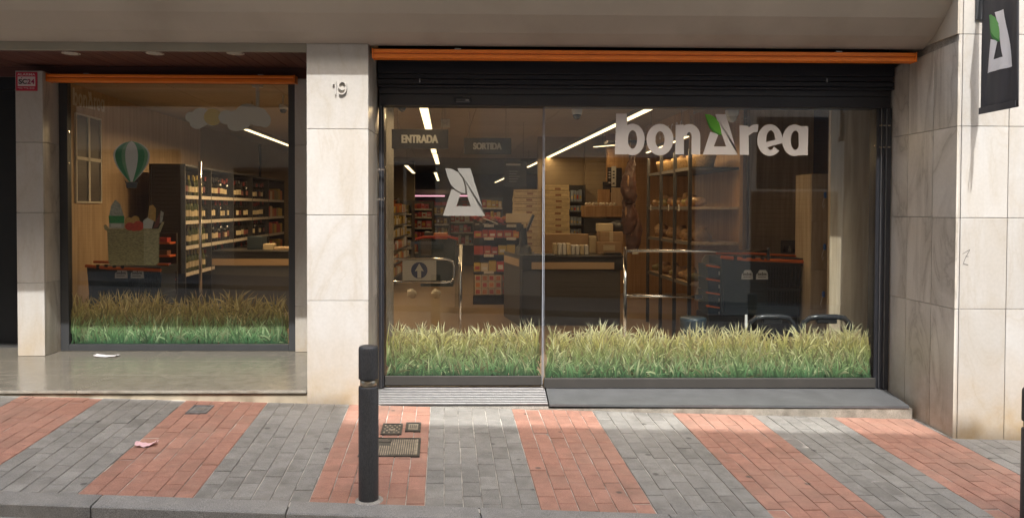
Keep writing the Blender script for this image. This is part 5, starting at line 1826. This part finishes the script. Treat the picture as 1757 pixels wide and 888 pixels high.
# script on the header
dv = Vector((bx(2.5) - bx(ys1), 2.5 - ys1, 0)); Lh = dv.length; dv.normalize()
F = Flat((bx(ys1) - .0315, ys1, 2.49), dv, Z_, Vector((-1, 0, 0)))
rn = random.Random(3)
for k in range(9):
    u = .16 + k * .18
    F.add(ring(u, .09, .055, .075, .040, .058, rn.uniform(0, 60), rn.uniform(230, 360), n=10))
F.build("script_lettering", M['letter'], bs)
lamp = strip(((1110, 262), (1180, 234)), 2.40, .03, "thin lamp under the header board of the bread shelf", 24, 'led', None)
# goods
rn = random.Random(31)
for zi, z in enumerate(shz[1:]):
    for k in range(9):
        y = ys1 - .14 - k * .195
        o = bx(y, .14 + rn.uniform(-.02, .05))
        kk = (k * 7 + zi * 3) % 4
        mb = MB().blob((o, y, z + .06), (.12, .10, .14, .09)[kk] * rn.uniform(.85, 1.1), (.075, .095, .06, .085)[kk] * rn.uniform(.85, 1.15), (.06, .085, .05, .11)[kk], jit=(.1, .22, .12, .3)[kk], seg=10)
        nm = ("golden wrapped bread on the upper oak board of the bread shelf", "bread loaf on the middle oak board of the bread shelf", "wrapped bread on the lowest oak board of the bread shelf")[zi]
        tag(mb.build("bread_loaf", (M['cello'], M['bread'], PK['olive'], PK['brown'])[(k * 5 + zi) % 4] if zi != 1 else (M['bread'] if k % 3 else M['cello']), None, True), nm, "bread", "loaves on the bread shelf")
for k, y in enumerate((4.15, 3.45, 2.85)):
    x = bx(y, .22)
    t = thing("wicker_basket", ("wicker basket on the top board nearest the hams", "wicker basket in the middle of the top board of the bread shelf", "wicker basket on the top board nearest the window")[k], "basket", (x, y, 2.091), "wicker baskets on top of the bread shelf")
    MB().lathe([(.11, 0), (.145, .02), (.165, .12), (.175, .15), (.16, .148), (.14, .03), (.1, .02)], x, y, n=18, z0=2.091, sy=1.4).build("weave", M['wicker'], t, True)
    for q in range(5):
        MB().blob((x + rn.uniform(-.08, .08), y + rn.uniform(-.14, .14), 2.091 + .14), .06, .075, .05, jit=.15).build("bread_roll", M['bread'], t, True)
for k in range(4):
    y = 4.2 - k * .42
    tag(MB().box(bx(y, .0) - .009, y, 1.58, bx(y, .0) - .007, y + .06, 1.60 + .06).build("shelf_tag", M['offwhite']), "small white shelf tag on the upper oak board of the bread shelf", "tag", "white tags on the bread shelf")

# ------------------------------------------------------------------ wood panel, lockers, carts at the right window
YP = 1.01
a, b = at(1425, 300, YP), at(1499, 300, YP)
tag(MB().box(a.x, YP, FZ, 5.34, YP + .05, 2.98, bev=.003).build("oak_panel", M['oak_pale']), "tall pale oak panel beside the lockers at the right edge of the glass", "panel")
YL = 1.75
a, b = at(1392, 298, YL), at(1424.5, 560, YL)
lk = thing("locker_cabinet", "narrow oak locker column with three blue tagged keys", "lockers", (a.x, YL, FZ))
MB().box(a.x, YL + .012, FZ, b.x, YL + .42, a.z, bev=.003).build("carcass", M['oak_pale'], lk)
zz = [a.z, at(1400, 380, YL).z, at(1400, 462, YL).z, .55, FZ + .02]
for i in range(4):
    d = MB().box(a.x + .004, YL - .004, zz[i + 1] + .003, b.x - .004, YL + .011, zz[i] - .003, bev=.002).build("locker_door", M['oak_pale'], lk)
    if i < 3:
        px, py = ((1421, 335), (1420, 424), (1418, 505))[i]
        q = at(px - 5, py, YL - .02)
        MB().box(q.x - .012, YL - .022, q.z - .03, q.x + .018, YL - .0045, q.z + .035, bev=.008).build("lock", M['blue_plastic'], d)
        MB().tube([(q.x - .012, YL - .02, q.z - .03), (q.x - .02, YL - .02, q.z - .06), (q.x - .03, YL - .02, q.z - .10), (q.x - .02, YL - .02, q.z - .135), (q.x - .006, YL - .02, q.z - .10)], .0035, n=5, closed=False).build("key_tag", M['white'], d)
# inner wood wall behind the carts
a, b = at(1286, 300, 2.9), at(1440, 300, 2.9)
tag(MB().box(a.x, 2.9, FZ, b.x, 3.0, 2.98).build("oak_side_wall", M['oak']), "oak clad wall behind the stacked basket trolleys", "wall")
kb0, kb1 = at(1341, 434, 2.86), at(1395, 412, 2.86)
t = thing("key_rack", "grey rack of small keys and tags on the oak wall above the basket trolleys", "rack", (kb0.x, 2.86, kb0.z))
MB().box(kb0.x, 2.87, kb0.z, kb1.x, 2.895, kb1.z, bev=.003).build("board", M['shelf_grey'], t)
for i in range(6):
    x = kb0.x + (kb1.x - kb0.x) * (i + .5) / 6
    MB().box(x - .016, 2.855, kb0.z + .012, x + .016, 2.8695, kb0.z + .055).box(x - .006, 2.85, kb0.z + .06, x + .006, 2.8695, kb0.z + .085).build("key", M['price'] if i % 2 else M['black_plastic'], t)


def trolley(px0, px1, ytop, ybot, Y, dep, label, tags, n_basket, tall):
    a, b = at(px0, ybot, Y), at(px1, ytop, Y)
    W, H = b.x - a.x, b.z - a.z
    t = thing("basket_trolley", label, "shopping basket", ((a.x + b.x) / 2, Y, FZ), "dark basket trolleys stacked by the glass")
    # tapered shell with real openings in its right half
    sh = MB()
    zb, zt = a.z, b.z
    for z0, z1 in ((zb, zb + H * .16), (zb + H * .44, zb + H * .47), (zt - H * .14, zt)):
        k0, k1 = .045 * (1 - (z0 - zb) / H), .045 * (1 - (z1 - zb) / H)
        sh.prism([(a.x + W * k0, z0), (b.x - W * k0, z0), (b.x - W * k1, z1), (a.x + W * k1, z1)], Y - .004, Y + dep)
    sh.prism([(a.x + W * .045, zb), (a.x + W * .56, zb), (a.x + W * .56, zt - .01), (a.x, zt - .01)], Y, Y + .012)
    sh.prism([(a.x + W * .54, zb), (b.x - W * .045, zb), (b.x, zt - .01), (a.x + W * .54, zt - .01)], Y + .035, Y + .045)
    for xx in (a.x + .012, b.x - .02 - W * .03):
        sh.box(xx, Y + .012, zb, xx + .016, Y + dep, zt - .01)
    sh.build("shell", M['navy_plastic'], t)
    gm = MB()
    n1 = 12
    for i in range(n1):
        x = a.x + W * (.57 + .37 * i / (n1 - 1))
        gm.box(x, Y, zb + H * .16, x + W * .012, Y + .012, zt - H * .14)
    for j in range(6):
        z = zb + H * (.2 + .11 * j)
        gm.box(a.x + W * .56, Y + .001, z, b.x - W * .03, Y + .011, z + H * .018)
    gm.build("lattice", M['navy_plastic'], t)
    rim = MB()
    rim.tube([(a.x - .01, Y - .01, zt + .012), (a.x + W * .3, Y - .016, zt - .012), (b.x + .005, Y - .01, zt - .035)], .018, n=6)
    rim.tube([(a.x - .01, Y + .16, zt + .045), (a.x + W * .5, Y + .2, zt + .035), (b.x, Y + .2, zt + .01)], .014, n=6)
    rim.build("orange_handle", M['orange_plastic'], t)
    for i in range(4):
        x = a.x + W * (.14 + .11 * i)
        MB().box(x, Y - .03, zt - .02, x + W * .045, Y - .016, zt + .03, bev=.004).build("clip", M['black_plastic'], t)
    for (x0, y0, x1, y1) in tags:
        c, d = at(x0, y1, Y - .006), at(x1, y0, Y - .006)
        w_, h_ = d.x - c.x, d.z - c.z
        MB().prism([(c.x, c.z), (d.x, c.z), (d.x - w_ * .04, c.z + h_ * .7), (d.x - w_ * .2, d.z), (c.x + w_ * .3, d.z), (c.x + w_ * .03, c.z + h_ * .5)], Y - .008, Y - .005).build("white_tag", M['white'], t)
        F = Flat((c.x, Y - .0085, c.z), X_, Z_, FRONT)
        brand_word(F, 0, 0, h_ * .34, 0, 0)
        k = w_ * .72 / ((1985) * h_ * .34 / 405)
        F.mb.v = [(c.x + w_ * .14 + (v[0] - c.x) * k, v[1] + .00295, v[2] + h_ * .42) for v in F.mb.v]
        for i, v in enumerate(F.mb.v):
            F.mb.v[i] = (v[0], Y - .0081 - (Y - .00555 - v[1]) * .1, v[2])
        F.add(rect(w_ * .15, h_ * .22, w_ * .8, h_ * .28))
        F.build("tag_print", M['ink'], t)
    return t, a, b


TY = 1.95
tr, ta, tb = trolley(1237, 1378, 443, 540, TY, .5, "dark navy basket trolley with orange handle and two white tags, before the oak wall", [(1272, 463, 1292, 479), (1297, 463, 1318, 479)], 4, True)
for i in range(4):
    q0, q1 = at(1214, 545 - i * 23, TY + .1), at(1240, 545 - i * 23 - 21, TY + .1)
    t = thing("nested_basket", ("lowest", "second from below", "third from below", "topmost")[i] + " dark hand basket of the stack left of the navy trolley", "shopping basket", (q0.x, TY + .1, q0.z), "hand baskets stacked beside the navy trolley")
    MB().prism([(q0.x + .01, q0.z), (q1.x, q0.z), (q1.x, q1.z), (q0.x, q1.z)], TY + .1, TY + .5).build("shell", M['navy_plastic'], t)
    MB().tube([(q0.x - .02, TY + .09, q1.z), (q0.x + .06, TY + .085, q1.z - .012), (q1.x + .02, TY + .09, q1.z - .03)], .009, n=6).build("orange_handle", M['orange_plastic'], t)
    MB().box(q1.x - .045, TY + .095, q0.z + .03, q1.x - .004, TY + .0985, q0.z + .07).build("tag", M['offwhite'], t)
# cream seat
q0, q1 = at(1197, 545, 2.68), at(1238, 437, 2.68)
cs = thing("child_seat", "cream plastic seat standing left of the stacked baskets", "seat", ((q0.x + q1.x) / 2, 2.68, q0.z))
MB().prism([(q0.x + .05, q0.z + .42), (q1.x, q0.z + .40), (q1.x, q1.z), (q0.x + .09, q1.z), (q0.x + .05, q1.z - .06)], 2.68, 2.72).build("backrest", M['cream_plastic'], cs)
MB().prism([(q0.x, q0.z + .20), (q1.x - .06, q0.z + .20), (q1.x - .04, q0.z + .40), (q0.x + .05, q0.z + .42)], 2.62, 2.85).build("seat_shell", M['cream_plastic'], cs)
MB().box(q0.x + .06, 2.64, FZ, q0.x + .12, 2.7, q0.z + .2).box(q1.x - .1, 2.64, FZ, q1.x - .05, 2.7, q0.z + .2).build("leg", M['shelf_grey'], cs)
# blue bucket shape
q = at(1190, 540, 1.6)
MB_ = MB().lathe([(.09, 0), (.12, .02), (.135, .30), (.14, .33), (.12, .34)], q.x, 1.62, n=16, z0=FZ + .12)
tag(MB_.build("navy_bin", M['navy_plastic'], None, True), "dark navy bin at the foot of the bread shelf", "bin")
tag(MB().box(at(1215, 540, 1.95).x, 1.97, FZ, tb.x - .04, 2.45, ta.z - .004, bev=.01).build("basket_dolly", M['black_plastic']), "low black dolly under the stacked baskets", "dolly")
# two glossy black handles just behind the glass
for i, (x0, x1) in enumerate(((1284, 1366), (1374, 1463))):
    Y = .80
    a, b = at(x0, 580, Y), at(x1, 541, Y)
    t = thing("push_cart", "push cart with a glossy black rounded handle behind the grass print, " + ("under the navy trolley" if i == 0 else "under the lockers"), "cart", ((a.x + b.x) / 2, Y, FZ), "push carts behind the grass print")
    W = b.x - a.x
    pts = [(a.x, Y + .05, a.z - .25), (a.x + .004, Y + .04, a.z), (a.x + W * .06, Y + .02, b.z - .07), (a.x + W * .17, Y, b.z - .022), (a.x + W * .32, Y, b.z - .012), (a.x + W * .68, Y, b.z - .012), (a.x + W * .83, Y, b.z - .022), (a.x + W * .94, Y + .02, b.z - .07), (b.x - .004, Y + .04, a.z), (b.x, Y + .05, a.z - .25)]
    MB().tube(pts, .026, n=10).build("bow", M['grey_black_plastic'], t, True)
    MB().box(a.x + W * .30, Y - .012, b.z - .075, a.x + W * .70, Y + .03, b.z - .03, bev=.008).build("coin_lock", M['black_plastic'], t)
    MB().box(a.x, Y + .03, FZ, b.x, Y + .14, a.z - .2, bev=.02).build("cart_body", M['black_plastic'], t)
q = at(1280, 545, .9)
tag(MB().box(q.x - .01, .9, q.z - .1, q.x + .014, .905, q.z + .03).build("white_ticket", M['white']), "small upright white ticket above the grass print under the navy trolley", "ticket")

# ------------------------------------------------------------------ things behind the gate
Yw = 5.2
a, b = at(716, 505, Yw), at(783, 408, Yw)
t = thing("display_basket", "dark wheeled display basket with red rim behind the entrance gate", "basket", ((a.x + b.x) / 2, Yw, FZ))
MB().prism([(a.x + .05, a.z + .12), (b.x - .05, a.z + .12), (b.x, b.z), (a.x, b.z)], Yw, Yw + .45).build("shell", M['navy_plastic'], t)
MB().tube([(a.x - .02, Yw - .01, b.z - .02), (a.x + .1, Yw - .02, b.z + .01), (b.x - .1, Yw - .02, b.z + .015), (b.x + .03, Yw - .01, b.z - .02)], .02, n=6).build("red_rim", PK['red'], t)
for xx in (a.x + .1, b.x - .12):
    MB().lathe([(.05, -.015), (.055, 0), (.05, .015)], 0, 0, n=14).build("wheel", M['black_plastic'], t).matrix_world = Matrix.Translation((xx, Yw + .03, a.z + .07)) @ Matrix.Rotation(R(90), 4, 'X')
for i, (px0, py0, px1, py1, k) in enumerate(((722, 410, 740, 438, 'dark'), (744, 400, 768, 410, 'orange'), (728, 398, 742, 406, 'dark'))):
    crate_box("wrapped_goods", px0, py0, px1, py1, Yw - .06 + .03 * i, .2, PK[k], ("black pack with bright print on the display basket", "orange pack lying on the display basket", "small dark pack at the back of the display basket")[i], "pack", None)
for i, px in enumerate((706, 748)):
    q = at(px, 503, Yw - .2)
    tag(MB().blob((q.x, Yw - .2, q.z), .07, .05, .07, jit=.2).build("net_bag", M['offwhite']), ("left", "right")[i] + " pale net bag at the foot of the display basket", "bag", "net bags by the display basket")

# ------------------------------------------------------------------ inside the set-back window
# shop name and picture window on the left wooden wall
nx_ = Vector((1, 0, 0)) - Vector((0, 0, 0))
dl = Vector((TD, 1, 0)).normalized(); nl = Vector((1, -TD, 0)).normalized()


def on_left(px, py):
    d = ray(px, py)
    p0 = Vector((-3.22, 1.81, 0)); t = (p0 - CAM).dot(nl) / d.dot(nl)
    return CAM + d * t


p0, p1, pt = on_left(124, 180), on_left(177, 192), on_left(124, 150)
F = Flat((0, 0, 0), X_, Z_, FRONT)
F.step = 0.0008
brand_word(F, 0, 0, 1.0, 0, 0)
L = 1985 / 405
F.mb.v = [tuple(p0 + (p1 - p0) * (v[0] / L) * 1.0 + Z_ * (v[2] * (pt.z - p0.z)) + nl * (.004 - v[1])) for v in F.mb.v]
lo = tag(F.build("wall_lettering", [M['letter']]), "cream shop name on the wooden wall inside the set-back window", "lettering")
c0, c1 = on_left(128, 350), on_left(172, 350)
zt, zb = on_left(128, 193).z, on_left(128, 348).z
wn = thing("wall_window_picture", "cream framed four pane window picture on the wooden wall inside the set-back window", "picture", c0)
Lw = (c1 - c0).length
for (u0, u1, v0, v1) in ((0, 1, 0, .02), (0, 1, .98, 1), (0, 1, .48, .52), (0, .035, .02, .98), (.965, 1, .02, .98), (.465, .535, .02, .98)):
    c = c0 + dl * (Lw * (u0 + u1) / 2) + Vector((0, 0, zb + (zt - zb) * (v0 + v1) / 2 - c0.z)) + nl * .012
    MB().obox(c, Lw * (u1 - u0) / 2 - .0005, .012, (zt - zb) * (v1 - v0) / 2 - .0005, dl, nl, Z_).build("frame_bar", M['letter'], wn)
for u0, u1 in ((.035, .465), (.535, .965)):
    for v0, v1 in ((.02, .48), (.52, .98)):
        c = c0 + dl * (Lw * (u0 + u1) / 2) + Vector((0, 0, zb + (zt - zb) * (v0 + v1) / 2 - c0.z)) + nl * .004
        MB().obox(c, Lw * (u1 - u0) / 2, .003, (zt - zb) * (v1 - v0) / 2, dl, nl, Z_).build("pane", M['shelf_grey'], wn)
# clock
p = at(256, 299, 8.8)
t = thing("wall_clock", "round dark clock to the right of the balloon picture", "clock", p)
MB().lathe([(.15, 0), (.155, .01), (.15, .03), (.13, .032)], 0, 0, n=28).build("case", M['black_plastic'], t).matrix_world = Matrix.Translation(p) @ Matrix.Rotation(R(90), 4, 'X')
F = Flat(p + Vector((0, -.034, 0)), X_, Z_, FRONT)
for k in range(12):
    an = R(30 * k); u, v = math.sin(an), math.cos(an)
    F.add([[(u * .10 - v * .004, v * .10 + u * .004), (u * .125 - v * .004, v * .125 + u * .004), (u * .125 + v * .004, v * .125 - u * .004), (u * .10 + v * .004, v * .10 - u * .004)]]); F.layer = 1
F.build("hour_mark", M['letter_grey'], t)
# grey panel wall behind the clock
a, b = at(241, 300, 9.0), at(268, 300, 9.0)
tag(MB().box(a.x, 8.84, FZ, b.x, 8.9, 2.6).build("grey_wall_panel", mat("lilac_grey_wall", (.30, .27, .29), .8)), "pale grey upright panel behind the round clock", "panel")

# wine shelving along the left side
wy0, wy1 = 4.0, 10.4
wx = lambda y: at(338, 400, 3.9).x * 0 + (-2.62) + TD * (y - 4.0)
ws = thing("wine_shelving", "long dark shelving of wine bottles along the left side, seen through the set-back window", "shelf", (wx(7), 7, FZ))
tiers = [1.76, 1.42, 1.08, .72]


def lbox(y0, y1, o0, o1, z0, z1, name, m):
    mb = MB()
    vs = [(wx(y0) + o0, y0), (wx(y0) + o1, y0), (wx(y1) + o1, y1), (wx(y1) + o0, y1)]
    mb.prism(vs, z0, z1, axis='Z')
    return mb.build(name, m, ws)


lbox(wy0, wy1, -.46, -.43, FZ, 2.18, "back_panel", M['shelf_dark'])
lbox(wy0, wy1, -.44, .02, 2.15, 2.18, "top_board", M['shelf_dark'])
for y in (wy0, 5.15, 6.35, 7.6, 8.9, wy1 - .03):
    lbox(y, y + .03, -.425, .012, FZ, 2.148, "upright", M['shelf_dark'])
for z in tiers:
    for y0, y1 in ((4.035, 5.145), (5.185, 6.345), (6.385, 7.595), (7.635, 8.895), (8.935, wy1 - .035)):
        lbox(y0, y1, -.42, .0, z - .025, z, "shelf_board", M['shelf_dark'])
        lbox(y0, y1, .001, .012, z - .045, z + .003, "price_rail", M['price'])


def bottle_mesh(name, m, foil, lab):
    mb = MB()
    mb.lathe([(.030, 0), (.037, .006), (.037, .185), (.030, .215), (.015, .245)], 0, 0, 0, n=9)
    mb.lathe([(.0155, .244), (.0145, .30), (.0165, .302), (.0165, .312)], 0, 0, 1, n=8)
    mb.lathe([(.0378, .06), (.0378, .145)], 0, 0, 2, n=9)
    return mb.mesh(name, [m, foil, lab])


M['label_red'] = mat("dark_red_bottle_label", (.16, .05, .035), .6, obj_var=.4)
bms = [bottle_mesh("wine_bottle", M['bottle_dark'], M['foil_red'], M['bottle_dark']), bottle_mesh("wine_bottle", M['bottle_dark'], M['black_plastic'], M['label_red']), bottle_mesh("wine_bottle", M['bottle_dark'], M['foil_red'], M['label_cream']), bottle_mesh("wine_bottle", M['bottle_dark'], M['black_plastic'], M['label_cream']), bottle_mesh("wine_bottle", M['bottle_green'], M['straw_card'], M['label_cream'])]
rn = random.Random(77)
tl = {1.76: "top", 1.42: "second", 1.08: "third", .72: "lowest"}
for z in tiers:
    y = 4.10
    while y < 8.85:
        if all(abs(y - u) > .05 for u in (5.16, 6.36, 7.61)):
            for row in ((0,) if y > 7.2 else (0, 1)):
                if row == 1 and rn.random() < .45: continue
                o = bpy.data.objects.new("wine_bottle", bms[4] if y < 5.0 and rn.random() < .7 else rn.choice(bms[:4]))
                COL.objects.link(o)
                o.location = (wx(y) - .06 - .1 * row, y + rn.uniform(-.01, .01), z + .001)
                o.rotation_euler = (0, 0, rn.uniform(0, 6.28))
                s = rn.uniform(.86, 1.0)
                o.scale = (1, 1, s)
                sec = "nearest" if y < 5.15 else "middle" 
                tag(o, "%s row wine bottle, %s tier of the shelving, %s bay from the window" % (("front", "back")[row], tl[z], "first" if y < 5.15 else "second" if y < 6.35 else "third" if y < 7.6 else "fourth"), "bottle", "wine bottles on the wine shelving")
        y += .125 if y < 6.4 else .16
for z in tiers:
    y = 8.95
    while y < 10.25:
        h = rn.uniform(.16, .24)
        tag(MB().box(wx(y) - .2, y, z + .001, wx(y) - .015, y + .16, z + h, bev=.006).build("goods_pack", PK[rn.choice(('red', 'yellow', 'orange', 'olive', 'cream'))]), "bright pack on the %s tier at the far end of the wine shelving" % tl[z], "pack", "bright packs at the far end of the wine shelving")
        y += .19
# dark board above it
a, b = at(345, 300, 10.8), at(447, 247, 10.8)
tag(MB().box(a.x, 10.8, 1.6, b.x, 10.86, b.z, bev=.004).build("dark_board", M['sign_brown']), "large dark board standing above the wine shelving", "board")
# red and orange small stand left of the wine shelving
q = at(278, 440, 3.4)
t = thing("snack_stand", "slim dark stand with red and orange trays right of the straw basket picture", "stand", (q.x, 3.4, FZ))
MB().box(q.x - .14, 3.5, FZ, q.x + .14, 3.54, at(278, 400, 3.4).z).build("back_panel", M['shelf_dark'], t)
for k, py in enumerate((418, 440, 462, 482)):
    zc = at(278, py, 3.4).z
    MB().box(q.x - .13, 3.32, zc, q.x + .13, 3.5, zc + .025).build("tray", M['orange_plastic'] if k < 2 else PK['red'], t)
    MB().box(q.x - .10, 3.34, zc + .026, q.x + .09, 3.45, zc + .08).build("sweets", PK[('red', 'brown', 'pink', 'red')[k]], t)
trolley(150, 276, 458, 545, 2.3, .45, "dark basket trolley with orange handle and two white tags under the straw basket picture", [(197, 461, 219, 477), (224, 461, 247, 477)], 2, False)
q0, q1 = at(95, 505, 2.25), at(335, 490, 2.25)
tag(MB().box(q0.x, 2.85, FZ, q1.x, 3.15, .42, bev=.01).build("low_bench", M['counter']), "long low dark bench behind the basket trolley in the set-back window", "bench")

# ================================================================== ACROSS THE STREET (seen in the glass, and it shades the paving)
YO = -7.62
op_stucco = mat("ochre_render", (.66, .54, .41), .85, var=.08, scale=1.2)
op_pale = mat("cream_render", (.72, .68, .61), .85, var=.08, scale=1.2)
roller = mat("brown_roller_shutter", (.20, .125, .085), .6)
roller_d = mat("dark_blue_shutter", (.035, .06, .08), .5)


def opposite(x0, x1, top, m, label, shutters, wins):
    t = thing("street_house", label, "building", ((x0 + x1) / 2, YO - 2, -.2), "houses across the street")
    MB().box(x0, YO - 5, -1.0, x1, YO, top, 0).build("wall", m, t)
    for (a, b, z0, z1, mm) in shutters:
        MB().box(a, YO + .001, z0, b, YO + .012, z1).build("shutter_back", mm, t)
        sl = MB()
        z = z0 + .02
        while z < z1 - .08:
            sl.prism([(YO + .012, z), (YO + .034, z + .012), (YO + .034, z + .068), (YO + .012, z + .08)], a + .02, b - .02, axis='X')
            z += .09
        sl.build("shutter_slats", mm, t)
    for (a, b, z0, z1) in wins:
        f = MB().box(a, YO + .001, z0, b, YO + .05, z1).build("window", M['offwhite'], t)
        MB().box(a + .06, YO + .0505, z0 + .06, (a + b) / 2 - .03, YO + .054, z1 - .06).box((a + b) / 2 + .03, YO + .0505, z0 + .06, b - .06, YO + .054, z1 - .06).build("pane", M['grey_black_plastic'], f)
        MB().box(a - .1, YO + .001, z0 - .1, b + .1, YO + .12, z0 - .002).build("sill", M['nosing'], f)
    MB().box(x0, YO - .02, top + .001, x1, YO + .06, top + .1).build("cornice", M['nosing'], t)
    return t


opposite(-16, 1.2, 9.98, op_stucco, "ochre rendered house across the street with brown roller shutters, mirrored in the left glass",
         [(-9.6, -5.6, -.0, 2.9, roller), (-4.4, -2.2, .3, 2.5, roller)],
         [(-13, -11.8, 1.0, 2.6), (-.9, .4, .9, 2.5), (-9, -7.8, 4.2, 6.0), (-4, -2.8, 4.2, 6.0), (-.6, .6, 4.2, 6.0)])
opposite(1.202, 6.1, 9.3, op_pale, "narrow cream house across the street with one wide roller shutter",
         [(2.4, 5.4, -.3, 2.6, roller)], [(1.9, 3.1, 4.2, 6.0), (4.2, 5.4, 4.2, 6.0)])
opposite(6.102, 18, 9.22, op_pale, "cream house across the street with a dark blue shutter, mirrored in the right glass",
         [(6.6, 8.0, 2.0, 3.4, roller_d), (6.5, 8.2, -.4, 1.95, roller), (9.5, 11.5, -.5, 2.2, roller)],
         [(8.8, 10, 4.4, 6.2), (12, 13.2, 4.4, 6.2)])
